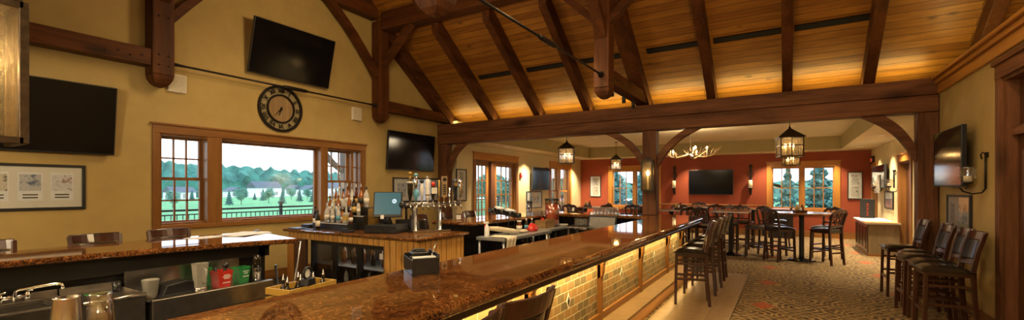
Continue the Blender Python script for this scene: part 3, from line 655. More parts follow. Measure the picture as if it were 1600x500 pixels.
# menus on the window bar
for (u,v,rz,lab,n,mt) in((340,362,.35,'stack of white menu sheets with a pen on the window-side bar','p','paper'),(272,366,.1,'clear sheet of paper lying flat next to the menu stack','q','paper')):
    p=onZ(u,v,ZT)
    t=thing('menu_sheets',lab,'menu',(max(p.x,-5.35),p.y,ZT+.001),rz)
    if n=='p':
        for k in range(4): obj('sheet',MB().box(-.16,.16,-.24,.24,.0025*k,.0025*k+.002,Matrix.Rotation(.12*(k-1.5),4,'Z')),M['paper'],t)
        obj('clip',MB().box(-.03,.03,.17,.23,.024,.03),M['plastic'],t)
    else: obj('sheet',MB().box(-.11,.11,-.15,.15,0,.002),M['paper'],t)
# glasses at the near bar leg
t=thing('shaker_tin','upturned brushed steel shaker tin by the clear pint glass','shaker',(*onZ(104,503,ZT).xy,ZT+.001))
p=onZ(105,503,ZT);t.location=(-2.17,.545,ZT+.001)
obj('tin',MB().lathe([(.045,0),(.047,.004),(.045,.01),(.036,.138),(.037,.143),(.033,.143),(.030,.135),(.0,.13)],(0,0,0),32),M['steel'],t)
t=thing('pint_glass','upturned clear pint glass beside the steel shaker tin','glass',(-2.13,.625,ZT+.001))
obj('glass',MB().lathe([(.042,0),(.043,.003),(.034,.14),(.032,.146),(.0,.146)],(0,0,0),24),M['cglass'],t);obj('inside',MB().lathe([(.038,.002),(.029,.12),(0,.12)],(0,0,0),24),M['cglass'],t)
# napkin caddy
p=onZ(655,424,ZT)
t=thing('bar_caddy','black plastic bar caddy holding napkins and a straw','bar caddy',(-2.0,2.17,ZT+.001),-.62);t.scale=(1.22,1.22,1.0)
mb=MB().box(-.12,.12,-.07,-.066,0,.09).box(-.12,.12,.066,.07,0,.12).box(-.12,-.116,-.066,.066,0,.10).box(.116,.12,-.066,.066,0,.10).box(-.116,.116,-.066,.066,0,.004).box(.03,.034,-.066,.066,.004,.10)
obj('tray',mb,M['plastic'],t,.003);obj('holder',MB().box(-.10,.0,-.045,.045,.02,.115),M['plastic'],t,.006)
obj('napkins',MB().box(.045,.085,-.055,.06,.01,.10),M['paper'],t);obj('straw',MB().tube([(.05,.03,.05),(.10,.06,.2)],.004,6),M['chrome'],t);obj('stirrers',MB().box(-.09,-.04,-.03,.03,.11,.13).box(-.03,-.01,-.02,.03,.11,.125),M['black'],t)
# ================================================================== BACK BAR
ZK=.95
t=thing('back_bar_cabinet','knotty pine boarded back bar cabinet under the beer taps','cabinet',(0,0,0))
obj('front_boards',MB().box(-4.76,-4.14,4.42,4.45,0,.905).box(-6.96,-4.76,4.42,4.45,.80,.905),M['tg'],t);obj('side_boards',MB().box(-4.17,-4.14,4.45,5.45,0,.905),M['tg'],t)
obj('back_panel',MB().box(-6.96,-4.14,5.42,5.45,0,.905),M['door'],t)
obj('corner_post',MB().box(-6.97,-6.8,4.40,4.46,0,.80),M['pinez'],t);obj('side_panel',MB().box(-6.8,-6.51,4.41,4.46,0,.80),M['door'],t);obj('divider',MB().box(-4.79,-4.76,4.45,5.42,0,.8),M['tg'],t)
o=one('back_bar_counter',MB().box(-7.04,-4.09,4.36,5.50,.906,ZK),M['granite'],'granite top of the island back bar carrying bottles and beer taps','worktop',None,.014)
t=thing('bottle_cooler','black three door glass front bottle cooler under the back bar','cooler',(-5.65,4.5,0))
obj('body',MB().box(-.85,.85,.06,.85,.02,.06).box(-.85,.85,.06,.85,.74,.79).box(-.85,-.82,.06,.85,.06,.74).box(.82,.85,.06,.85,.06,.74).box(-.82,.82,.82,.85,.06,.74),M['plastic'],t)
obj('shelf',MB().box(-.82,.82,.08,.8,.40,.41),M['steeld'],t)
for k in range(3):
    a=-.85+k*.567;b=a+.562
    d=obj('door',MB().box(a,a+.05,0,.05,.03,.79).box(b-.05,b,0,.05,.03,.79).box(a+.05,b-.05,0,.05,.03,.09).box(a+.05,b-.05,0,.05,.73,.79),M['plastic'],t,.003)
    obj('door_glass',MB().box(a+.05,b-.05,.02,.025,.09,.73),M['glass'],d);obj('handle',MB().box(b-.035,b-.015,-.012,0,.35,.5),M['steeld'],d)
obj('sticker',MB().box(.72,.79,-.002,0,.60,.68),M['white'],t)
for k in range(14):
    x=-6.38+k*.115;z=.411 if k%3 else .411;kind=('dkglass','pale','brglass','amber')[k%4]
    bottle((x,4.86+.1*(k%2),.412),kind,f"{dict(dkglass='black',pale='clear',brglass='brown',amber='amber')[kind]} bottle on the cooler shelf behind the {('window end','middle','register end')[min(2,int(k*.115*1.75))]} glass door, number {k+1} along",'bottles inside the cooler',.27,.036,'label' if k%2 else None,'black')
for k in range(11):
    bottle((-6.36+k*.145,4.84+.1*(k%2),.062),('brglass','dkglass','pale')[k%3],f"{('brown','black','clear')[k%3]} bottle on the cooler floor behind the {('window end','middle','register end')[min(2,int(k*.145*1.75))]} glass door, number {k+1} along",'bottles at the bottom of the cooler',.25,.034,'label' if k%3==2 else None,'black')
# stepped liquor display
t=thing('bottle_display','black stepped bottle riser with a golden wood end block','bottle riser',(-6.1,4.62,ZK+.001))
obj('step',MB().box(-.52,.33,0,.2,0,.105),M['black'],t);obj('step',MB().box(-.5,.46,.2,.38,0,.22),M['black'],t);obj('step',MB().box(-.4,.66,.38,.58,0,.345),M['black'],t)
obj('step_edge',MB().box(-.52,.33,-.004,.002,.095,.108),M['white'],t);obj('step_edge',MB().box(.1,.46,.196,.202,.21,.222),M['white'],t)
obj('end_block',MB().box(.47,.60,.28,.379,0,.335),M['gold'],t)
G='liquor bottles on the back bar riser'
for k in range(1): cooler_fill=(-5.65,4.9,.735)
def lb(u,row,kind,label,**k):
    y,z=((4.72,.107),(4.91,.222),(5.10,.347))[row];p=onY(u,330,y);bottle((p.x,y,ZK+z),kind,label,G,**k)
lb(511,0,'pale','clear spirit bottle with cream label, first on the lowest riser step',h=.27,r=.042)
lb(519.5,0,'pale','slim clear bottle with silver pourer, second on the lowest riser step',h=.25,r=.034,lab='label')
lb(529,0,'pale','clear bottle with teal label on the lowest riser step',h=.26,r=.04,lab='labelb')
lb(541,0,'pale','broad square decanter with gold label at the end of the lowest step',h=.27,r=.043,lab='labely',square=True)
lb(520.5,1,'pale','clear bottle with plain cream label behind the lowest step, beside the window',h=.29,r=.038)
lb(528.5,1,'amber','amber bottle with cream label on the middle riser step',h=.31,r=.038)
lb(537.5,1,'pale','clear bottle with black label on the middle riser step',h=.30,r=.04,lab='labelk')
lb(545.5,1,'amber','amber bottle with a black oval label on the middle step',h=.33,r=.042,lab='labelk')
lb(553,1,'dkglass','dark bottle with yellow gold label at the middle step end',h=.31,r=.042,lab='labely')
lb(530,2,'pale','tall clear bottle with white neck, first on the top riser step',h=.33,r=.038,cap='white')
lb(536.5,2,'amber','amber whiskey bottle with dark cap on the top step',h=.30,r=.04,cap='black')
lb(543,2,'amber','amber bottle with tall silver pourer on the top step',h=.34,r=.036)
lb(550,2,'pale','clear vodka bottle with cream label on the top step',h=.34,r=.036)
lb(556.5,2,'brglass','brown bottle with gold label on the top step',h=.32,r=.036,lab='labely')
lb(564,2,'amber','large amber whiskey bottle with slanted black label on the top step',h=.33,r=.052,lab='labelk')
lb(572.5,2,'pale','clear bottle with black cap at the end of the top step',h=.33,r=.044,cap='black')
lb(515.5,1,'amber','slim amber bottle peeping behind the teal labelled bottle',h=.30,r=.034)
lb(525,2,'amber','amber bottle at the window end of the top step',h=.29,r=.036,lab='labely')
lb(548,0,'brglass','small brown bottle with cream label at the gold block side',h=.21,r=.034)
lb(535,0,'amber','amber flask with cream label between teal and gold labels',h=.22,r=.03)
lb(560,1,'pale','clear bottle in front of the gold end block',h=.24,r=.032,cap='black')
for u,y,lab,h in((496.5,4.56,'black wine bottle with cream label standing at the riser corner',.31),(503.5,4.78,'black wine bottle with pale label between the riser and the window',.36)):
    p=onY(u,350,y);bottle((p.x,y,ZK+.001) if y<4.7 else (-6.70,4.72,ZK+.001),'dkglass',lab,G,h=h,r=.036,cap='labelk')
one('register_mat',MB().box(-6.98,-6.72,4.42,4.6,ZK+.001,ZK+.012).box(-6.6,-6.35,4.42,4.52,ZK+.001,ZK+.01),M['black'],'flat black mat at the window end of the back bar','mat',None,.003)
one('card_tray',MB().box(-6.99,-6.78,4.66,4.86,ZK+.001,ZK+.055),M['black'],'low black tray beside the wine bottles','tray',None,.006)
one('phone',MB().box(-5.72,-5.52,4.45,4.56,ZK+.001,ZK+.03).box(-5.70,-5.6,4.46,4.53,ZK+.03,ZK+.05),M['plastic'],'small black handset lying between riser and cash drawer','phone',None,.006)
for u,lab in((583,'clear pint glass behind the register stand'),(578.5,'clear tumbler between the gold block and the register')):
    p=onY(u,345,5.3);t=thing('tumbler',lab,'glass',(p.x,5.3,ZK+.001));obj('glass',MB().lathe([(.03,0),(.04,.14),(.037,.14),(.027,.01),(0,.01)],(0,0,0),16),M['cglass'],t)
# register
t=thing('cash_drawer','black cash drawer with small silver lock under the till screen','cash drawer',(-5.10,4.80,ZK+.001),.32)
obj('case',MB().box(-.25,.25,-.2,.2,0,.115),M['plastic'],t,.006);obj('drawer',MB().box(-.235,.235,-.212,-.2,.012,.085),M['plastic'],t,.004);obj('lock',MB().lathe([(.012,0),(.012,.006)],(0,0,0),10,True,0,Matrix.Translation((.06,-.212,.06))@Matrix.Rotation(PI/2,4,'X')),M['chrome'],t)
t=thing('till_monitor','touch screen till with teal display and round white badge','monitor',(-5.16,4.86,ZK+.117),.60)
hd=obj('housing',MB().box(-.215,.215,-.02,.03,.10,.49,Matrix.Rotation(-.16,4,'X')),M['plastic'],t,.008)
scr=obj('screen',MB().box(-.195,.195,-.0225,-.0205,.145,.475,Matrix.Rotation(-.16,4,'X')),M['teal'],t)
b=obj('badge',MB().lathe([(0,0),(.034,0)],(0,0,0),20,True,0,Matrix.Rotation(-.16,4,'X')@Matrix.Translation((.10,-.024,.345))@Matrix.Rotation(PI/2,4,'X')),emis('badge_white',(.75,.9,.95),.5),t)
tx=text('badge_letters','hp',.045,M['teal'],t,(0,0,0),(0,0,0));tx.matrix_local=Matrix.Rotation(-.16,4,'X')@Matrix.Translation((.10,-.026,.347))@Matrix.Rotation(PI/2,4,'X')
obj('stand',MB().tube([(0,.06,0),(0,.07,.1),(0,.05,.2)],[.07,.035,.03],10),M['plastic'],t);obj('logo_tab',MB().box(-.10,-.05,-.022,-.02,.075,.135,Matrix.Rotation(-.16,4,'X')),M['white'],t)
t=thing('receipt_printer','black customer display and printer behind the till screen','printer',(-5.2,5.30,ZK+.001),.3)
obj('case',MB().box(-.14,.14,-.1,.1,0,.16),M['plastic'],t,.01);obj('pole',MB().tube([(0,0,.16),(0,0,.36)],.02,8),M['plastic'],t);obj('display',MB().box(-.16,.16,-.04,.05,.34,.46),M['plastic'],t,.01)
# beer tower
A0=Vector((-4.80,5.07,0));dr=Vector((.43,.90,0)).normalized();nr=Vector((dr.y,-dr.x,0))
t=thing('beer_tower','two column stainless beer tower with a row of assorted tap handles','beer tap tower',(A0.x,A0.y,ZK+.011),math.atan2(dr.y,dr.x)-0)
LP=.40
for x in(0,LP):
    c=obj('column',MB().lathe([(.055,0),(.055,.012),(.042,.014),(.042,.40)],(x,0,0),20),M['steel'],t);obj('coupling',MB().lathe([(.046,.36),(.046,.40)],(x,0,0),20),M['chrome'],c)
obj('rail',MB().tube([(-.17,0,.40),(.76,0,.40)],.036,16),M['steeld'],t)
obj('end_cap',MB().ball((-.19,0,.40),.055,12),M['plastic'],t)
hs=[]
for k in range(10):
    x=-.10+.092*k
    f=obj('faucet',MB().tube([(x,-.03,.40),(x,-.075,.40),(x,-.10,.38),(x,-.115,.34)],[.016,.015,.013,.010],8).tube([(x,-.075,.40),(x,-.075,.455)],[.014,.009],8),M['chrome'],t)
    obj('spout_tip',MB().tube([(x,-.115,.342),(x,-.122,.322)],[.011,.009],8),M['black'],f)
def handle(k,prof,mat,extra=(),n=12,sx=1.,sy=1.,lean=0.):
    x=-.10+.092*k;m=Matrix.Translation((x,-.075,.45))@Matrix.Rotation(lean,4,'Y')
    m=m@Matrix.Diagonal((1.25,1.25,1.04,1));h=obj('tap_handle',MB().lathe(prof,(0,0,0),n,True,0,m,sx,sy),M[mat],t)
    for nm,mb,mm in extra: mb.v=[tuple(m@Vector(p)) for p in mb.v];obj(nm,mb,M[mm],h)
handle(0,[(.012,0),(.018,.04),(.03,.12),(.036,.26),(.034,.30)],'dkglass',[('finial',MB().ball((0,0,.40),.028).lathe([(.012,.30),(.018,.34),(.01,.375)],(0,0,0),10),'gold'),('collar',MB().lathe([(.037,.26),(.037,.285)],(0,0,0),12),'label')])
handle(1,[(.012,0),(.02,.05),(.032,.08),(.032,.15),(.016,.17)],'labelb',[('blade',MB().lathe([(.014,.17),(.022,.24),(.02,.34),(.012,.36)],(0,0,0),10),'chrome'),('knob',MB().ball((0,0,.38),.026),'labelb')],12)
handle(2,[(.010,0),(.014,.1),(.026,.16),(.02,.2),(.012,.26)],'label',[('knob',MB().ball((0,0,.29),.03,10),'plastic')])
handle(3,[(.012,0),(.022,.05),(.03,.10),(.022,.18),(.03,.25),(.026,.31),(.01,.335)],'white',[('figure_top',MB().ball((0,0,.345),.026),'chrome'),('ring',MB().lathe([(.028,.08),(.03,.10),(.028,.115)],(0,0,0),12),'gold')])
handle(4,[(.012,0),(.02,.08),(.03,.1),(.03,.2),(.02,.22)],'dkglass',[('plaque',MB().box(-.036,.036,-.036,-.03,.11,.2),'label'),('crown',MB().lathe([(.02,.22),(.03,.25),(.018,.28),(.0,.285)],(0,0,0),10),'redp')])
handle(5,[(.012,0),(.018,.06),(.02,.3),(.012,.31)],'gold',[('plank',MB().box(-.022,.022,-.016,.016,.05,.30),'labelk')])
handle(6,[(.012,0),(.014,.05),(.018,.06)],'gold',[('paddle',MB().box(-.034,.034,-.014,.014,.06,.37),'clockwood'),('badge',MB().lathe([(0,0),(.027,0)],(0,0,0),16,True,0,Matrix.Translation((0,-.0155,.32))@Matrix.Rotation(PI/2,4,'X')),'plastic'),
    *[('letter_bar',MB().box(-.02,.02,-.0165,-.0145,.10+.032*i,.10+.032*i+.018),'plastic') for i in range(5)]],8)
handle(7,[(.010,0),(.014,.06),(.016,.2)],'chrome',[],10)
handle(8,[(.012,0),(.022,.03),(.016,.09),(.028,.16),(.04,.22),(.04,.29),(.02,.335)],'plastic',[('medallion',MB().lathe([(0,0),(.03,0)],(0,0,0),18,True,0,Matrix.Translation((0,-.030,.25))@Matrix.Rotation(PI/2,4,'X')),'gold')],14,1.,.7)
handle(9,[(.012,0),(.02,.08),(.026,.2),(.03,.28),(.012,.32)],'chrome',[],12)
one('drip_tray',MB().box(-.30,.30,-.2,.1,0,.010).box(-.30,.30,-.2,-.19,0,.03).box(-.30,-.29,-.2,.1,0,.03),M['steel'],'shallow stainless drip tray under the beer taps','drip tray')
d=bpy.data.objects['drip_tray'];d.rotation_euler=(0,0,math.atan2(dr.y,dr.x));d.location=(-4.66,5.22,ZK+.0005)
# ================================================================== WORK TABLES BEHIND THE BAR
ZW=.85
def worktable(name,label,x0,x1,y0,y1):
    t=thing(name,label,'work table',((x0+x1)/2,(y0+y1)/2,0));a,b=(x1-x0)/2,(y1-y0)/2
    obj('top',MB().box(-a,a,-b,b,ZW-.05,ZW),M['steelb'],t,.006);obj('lower_shelf',MB().box(-a+.02,a-.02,-b+.02,b-.02,.44,.46),M['steeld'],t)
    for sx in(-1,1):
        for sy in(-1,1): obj('leg',MB().tube([(sx*(a-.04),sy*(b-.04),0),(sx*(a-.04),sy*(b-.04),ZW-.05)],.02,10),M['steelb'],t)
worktable('work_table','stainless work table with draped cream towel behind the taps',-4.15,-3.62,5.75,7.35)
worktable('work_table','stainless work table carrying the red drink dispenser',-4.12,-3.75,7.45,8.5)
def wt(u,v,z=ZW): p=onZ(u,v,z);return (min(max(p.x,-4.12),-3.66),p.y,z+.001)
t=thing('spray_bottle','white spray bottle with red trigger on the work table','spray bottle',(-4.02,5.86,ZW+.001),.6)
obj('bottle',MB().lathe([(.036,0),(.04,.01),(.038,.14),(.016,.19),(.016,.2)],(0,0,0),14),M['paper'],t);obj('nozzle',MB().box(-.05,.03,-.014,.014,.20,.235),M['white'],t,.004);obj('trigger',MB().prism([(-.035,.2),(-.02,.2),(-.03,.15),(-.045,.15)],'y',-.008,.008),M['redp'],t)
def drape(nx,ny,w,l,fn): 
    v=[];f=[]
    for i in range(nx+1):
        for j in range(ny+1): v.append(fn(w*(i/nx-.5),l*(j/ny-.5)))
    for i in range(nx):
        for j in range(ny): a=i*(ny+1)+j;f.append((a,a+ny+1,a+ny+2,a+1))
    return v,f
def hang(a,b):
    q=b+.31;rip=.012*math.sin(26*a+5*b)
    return (-3.94+q,5.90+a*(1-.3*max(0,q-.33)/.3)+.03*math.sin(7*q),ZW+.012+.006*math.sin(20*a)) if q<.335 else (-3.606+abs(rip)*1.2,5.90+a*(1-.45*(q-.33)/.3)+.03*math.sin(7*q),ZW+.008-(q-.335))
v,f=drape(12,18,.30,.62,hang)
t=one('towel',MB().add(v,f,True),M['cloth'],'cream towel hanging over the front edge of the work table','towel')
one('rolled_towel',MB().tube([(-4.05,5.95,.97),(-3.98,6.12,.95),(-3.88,6.3,.915),(-3.78,6.44,.89)],[.032,.042,.042,.032],14),M['cloth'],'thick rolled cream towel lying on the work table','towel')
one('folded_cloth',MB().ball((-3.84,6.70,ZW+.03),.09,12,.8,1.3,.33),M['cloth'],'small crumpled cream cloth beside the red bag','cloth')
t=thing('straw_rack','thin wire stand with a tilted black rail of round holders topped with white rolls','rack',(-3.95,6.28,ZW+.001))
o1,o2=Vector((-.10,-.30,.41)),Vector((.06,.34,.29))
obj('rail',MB().bar(o1,o2,.075,.075),M['plastic'],t,.01)
for k in range(4):
    p=o1.lerp(o2,.06+.29*k);obj('holder',MB().lathe([(.04,-.05),(.044,.05),(.036,.055),(.03,.03),(0,.03)],(0,0,0),14,True,0,Matrix.Translation(p+Vector((.02,0,.0)))@Matrix.Rotation(PI/2,4,'Y')),M['black'],t)
for k in range(2):
    p=o1.lerp(o2,.22+.36*k);q=o1.lerp(o2,.48+.4*k);obj('white_roll',MB().tube([p+Vector((-.01,0,.055)),q+Vector((-.01,0,.055))],.035,10),M['paper'],t)
obj('wire_frame',MB().tube([(-.04,-.16,0),(-.04,-.16,.36)],.006,6).tube([(.04,.24,0),(.04,.24,.30)],.006,6).tube([(.06,.02,0),(.06,.02,.33)],.006,6).tube([(-.04,-.16,.13),(.06,.02,.13),(.04,.24,.13)],.005,6),M['iron'],t)
t=thing('sauce_jar','brown jar with white label between the towel and the red bag','jar',(-3.97,6.78,ZW+.001));obj('body',MB().lathe([(.045,0),(.05,.01),(.05,.13),(.035,.16),(.035,.175)],(0,0,0),14),M['brglass'],t);obj('label_band',MB().lathe([(.051,.03),(.051,.11)],(0,0,0),14),M['label'],t);obj('lid',MB().lathe([(.04,.175),(.04,.195),(0,.195)],(0,0,0),14),M['white'],t)
rb=one('red_bag',MB().lathe([(.11,0),(.13,.03),(.09,.08),(.03,.115),(.0,.12)],(-3.86,7.05,ZW+.001),9,True,.3,None,.75,1.1),M['redp'],'crumpled red bag on the work table','bag')
for q in rb.data.vertices: q.co*=1+.22*math.sin(q.index*2.4)*(1 if q.co.z>.01 else 0)
for i,(x,y,l) in enumerate(((-4.02,7.12,'dark mixer bottle with blue band beside the red bag'),(-3.98,7.26,'dark mixer bottle with blue band next to the wicker basket'))):
    bottle((x,y,ZW+.001),'dkglass',l,'mixer bottles on the work table',h=.21,r=.036,lab='labelb',cap='white')
for i in range(9):
    bottle((-3.75-.05*(i%2),5.9+.15*i,.461),('dkglass','brglass','dkglass','pale')[i%4],f"{('black','brown','black','clear')[i%4]} bottle under the steel work table, number {i+1} along from the spray bottle",'bottles under the work table',h=.26,r=.036,lab='label' if i%3==1 else None,cap='cap')
t=thing('carton','brown cardboard carton on the lower shelf under the spray bottle','box',(-3.95,5.86,.461));obj('box',MB().box(-.12,.1,-.08,.08,0,.12),M['cloth'],t,.004);obj('flap',MB().box(-.12,.1,-.085,-.08,.05,.12),M['wicker'],t)
t=thing('wicker_basket','rectangular wicker basket with red utensils','basket',(-3.98,7.78,ZW+.001),.0)
obj('basket',MB().box(-.11,-.1,-.2,.2,0,.15).box(.1,.11,-.2,.2,0,.15).box(-.1,.1,-.2,-.19,0,.15).box(-.1,.1,.19,.2,0,.15).box(-.1,.1,-.19,.19,0,.01),M['wicker'],t);obj('utensils',MB().tube([(-.02,-.12,.08),(-.03,-.06,.2)],.012,6).tube([(.02,-.1,.08),(.04,-.13,.19)],.012,6),M['redp'],t)
t=thing('drink_dispenser','tall dispenser filled with bright red orange iced drink','drink dispenser',(-4.0,8.13,ZW+.001))
obj('drink',MB().lathe([(.13,.03),(.135,.06),(.135,.44),(0,.44)],(0,0,0),20),M['slush'],t);obj('tank',MB().lathe([(.142,.02),(.142,.52)],(0,0,0),20),M['cglass'],t);obj('lid',MB().lathe([(.15,.52),(.15,.55),(.04,.56),(0,.56)],(0,0,0),20),M['plastic'],t);obj('foot',MB().lathe([(.12,0),(.12,.03)],(0,0,0),16),M['plastic'],t)
obj('label_tag',MB().box(.125,.146,-.10,-.05,.25,.33),M['gold'],t)
t=thing('blender_pitcher','clear blender jar with dark lid on the bar top before the dispenser','pitcher',(-4.32,7.78,ZT+.001))
obj('jar',MB().lathe([(.04,.0),(.045,.05),(.062,.24),(.058,.24),(.04,.05),(0,.04)],(0,0,0),12),M['cglass'],t);obj('lid',MB().lathe([(.064,.24),(.064,.27),(.03,.29),(0,.29)],(0,0,0),12),M['plastic'],t)
t=thing('plate_stack','low stack of white plates at the end of the dispenser table','plates',(-3.88,8.38,ZW+.001))
for k in range(3): obj('plate',MB().lathe([(0,.004),(.07,.004),(.11,.014),(.11,.018),(.07,.008),(0,.008)],(0,0,.008*k),20),M['white'],t)
t=thing('till_monitor','grey backed till monitor facing away behind the bar','monitor',(-3.02,8.30,0),.1)
obj('back',MB().prism([(-.30,.80),(.27,.80),(.30,1.08),(-.25,1.09)],'y',-.03,.02),M['plastic'],t,.01);obj('back_panel',MB().prism([(-.26,.82),(.24,.82),(.265,1.05),(-.22,1.06)],'y',-.036,-.031),M['steeld'],t);obj('light',MB().ball((.22,-.04,.93),.016,8),M['labelb'],t);obj('stand',MB().box(-.06,.06,-.0,.2,.0,.82),M['plastic'],t)
t=thing('utensil_tray','shallow dark tray of tongs before the grey backed monitor','tray',(-3.40,8.0,0),.2)
obj('tray',MB().box(-.2,.2,-.12,.12,.86,.88),M['steeld'],t);obj('leg',MB().box(-.03,.03,-.03,.03,0,.86),M['plastic'],t)
for k in range(4): obj('tongs',MB().tube([(-.18+.1*k,-.1,.89),(-.08+.1*k,.1,.90)],.008,6),M['black'],t)
t=thing('notice_card','small printed card fixed on the black bar panel','card',(-3.72,8.943,.74));obj('card',MB().box(-.14,.14,-.004,0,0,.27),M['pr2'],t);obj('border',MB().box(-.155,.155,-.002,.002,-.015,.285),M['winx'],t)
# upturned glasses on the far leg
g0=None
for i in range(14):
    x=-3.36+.075*(i//2);y=8.80+.09*(i%2)
    lab=('front','rear')[i%2]
    if g0 is None:
        g0=thing('pint_glass','upturned clear pint glass in the double row before the conifer window','glass',(x,y,ZT+.001),0,'upturned glasses on the bar')
        obj('glass',MB().lathe([(.036,0),(.036,.004),(.027,.145),(.024,.15),(0,.15)],(0,0,0),14),M['cglass'],g0)
    else: dup(g0,(x,y,ZT+.001))
t=thing('menu_rack','small dark wire menu rack on the bar beside the brick red wall window','rack',(-2.75,9.3,ZT+.001));obj('base',MB().box(-.22,.22,-.06,.06,0,.012),M['iron'],t)
for k in range(5): obj('hoop',MB().tube([(-.18+.09*k,-.05,.012),(-.18+.09*k,-.05,.12),(-.18+.09*k,.05,.12),(-.18+.09*k,.05,.012)],.006,6),M['iron'],t)
t=thing('napkin_holder','small chrome napkin holder on the bar by the french doors','napkin holder',(-4.7,6.05,ZT+.001),.3);obj('shell',MB().box(-.05,.05,-.06,.06,0,.10),M['chrome'],t,.008);obj('napkins',MB().box(-.04,.04,-.062,.062,.015,.085),M['paper'],t)
# ================================================================== STOOLS AND CHAIRS  (front = +X)
def make_stool(label,loc,rz,group):
    t=thing('bar_stool',label,'bar stool',loc,rz,group)
    for s in(-1,1):
        obj('leg',MB().sweep([(.20,s*.185,0),(.185,s*.18,.70)],.036,.036,(0,1,0)),M['dkz'],t,.004)
        obj('leg',MB().sweep([(-.235,s*.185,0),(-.20,s*.18,.45),(-.19,s*.178,.74),(-.225,s*.188,.95),(-.275,s*.195,1.13)],[.04,.04,.042,.04,.036],.034,(0,1,0)),M['dkz'],t,.004)
        obj('stretcher',MB().box(-.215,.19,s*.183-.011,s*.183+.011,.34,.37),M['dkx'],t);obj('stretcher',MB().box(-.215,.19,s*.183-.011,s*.183+.011,.55,.575),M['dkx'],t)
    obj('stretcher',MB().box(.182,.204,-.18,.18,.26,.295),M['dky'],t);obj('stretcher',MB().box(-.225,-.205,-.18,.18,.26,.29),M['dky'],t);obj('stretcher',MB().box(-.215,-.195,-.18,.18,.50,.525),M['dky'],t)
    obj('seat_frame',MB().box(-.19,.20,-.19,.19,.665,.715),M['dkx'],t,.006)
    v=[];f=[];n=10
    for i in range(n+1):
        for j in range(n+1):
            a=-1+2*i/n;b=-1+2*j/n;v.append((.215*a+.008,.215*b*(1-.04*a),.722+.05*(1-abs(a)**4)*(1-abs(b)**4)))
    for i in range(n):
        for j in range(n): a=i*(n+1)+j;f.append((a,a+n+1,a+n+2,a+1))
    mb=MB().add(v,f,True).box(-.207,.222,-.214,.214,.712,.7225);obj('seat',mb,M['leather'],t)
    def curved(z0,z1,x0,x1,th,w,bow):
        n=8;v=[];f=[]
        for i in range(n+1):
            y=w*(2*i/n-1);bx=-bow*(1-(y/w)**2)
            v+=[(x0+bx+th/2,y,z0),(x0+bx-th/2,y,z0),(x1+bx-th/2,y,z1),(x1+bx+th/2,y,z1)]
        for i in range(n):
            for j in range(4): k=(j+1)%4;f.append((4*i+j,4*i+k,4*i+4+k,4*i+4+j))
        f+=[(0,1,2,3),(4*n,4*n+3,4*n+2,4*n+1)]
        return MB().add(v,f)
    obj('top_rail',curved(1.055,1.145,-.258,-.285,.022,.20,.05),M['dky'],t,.006)
    obj('backrest',curved(.845,1.053,-.205,-.252,.032,.165,.045),M['leather'],t,.01)
    obj('lower_rail',curved(.79,.835,-.195,-.205,.02,.178,.04),M['dky'],t,.004)
    return t
ST=None
def stool(x,y,rz,label,group):
    global ST
    if ST is None: ST=make_stool(label,(x,y,.0),rz,group);return ST
    return dup(ST,(x,y,.0),rz,label,group)
GB='stools along the stone front of the bar'
ZF=.0065
for y,rz,l in((1.24,PI-.04,'dark bar stool back beside the one under the napkin caddy stretch, cut by the frame'),(1.72,PI-.06,'dark bar stool with curved wood top rail next to the first glowing panel'),
        (6.72,PI+.2,'leather bar stool standing first in the row at the tiled strip'),(7.45,PI+.1,'leather bar stool second in the row at the tiled strip'),(8.1,PI+.15,'leather bar stool third in the row at the tiled strip'),(8.75,PI,'leather bar stool last in the row by the bar end')):
    o=stool(-1.145 if y>3 else -1.222,y,rz,l,GB);o.location.z=ZF
GR='stools along the plaster wall under the TV'
for x,y,rz,l in((1.48,8.82,PI+.05,'leather stool standing apart in the wall row, beyond the others'),(1.56,8.14,PI-.05,'leather stool under the framed prints, second beyond the gap'),(1.47,7.66,PI+.06,'leather stool under the framed prints, middle of the wall row'),(1.50,7.16,PI,'leather stool under the candle sconce in the wall row'),(1.47,6.68,PI+.05,'leather stool beside the tall dark door, first of the wall row')):
    stool(x,y,rz,l,GR)
GW='stools behind the window-side bar'
for y,l in((.96,'dark stool back behind the window bar in front of the framed trio of prints'),(1.72,'dark stool back behind the window bar under the large wall TV'),(2.36,'dark stool back behind the window bar under the sash window')):
    stool(-5.72,y,0,l,GW)
GF='stools on the french door side of the bar'
for x,y,rz,l in((-5.32,6.0,0,'dark stool back behind the beer tower at the french door side'),(-5.32,6.75,0,'dark stool back in front of the first french door leaf'),(-5.32,7.5,0,'dark stool back in front of the second french door leaf'),(-5.32,8.6,0,'dark stool back behind the blender jar'),(-4.35,9.85,-PI/2,'brown stool back on the outer side of the far bar leg')):
    stool(x,y,rz,l,GF)
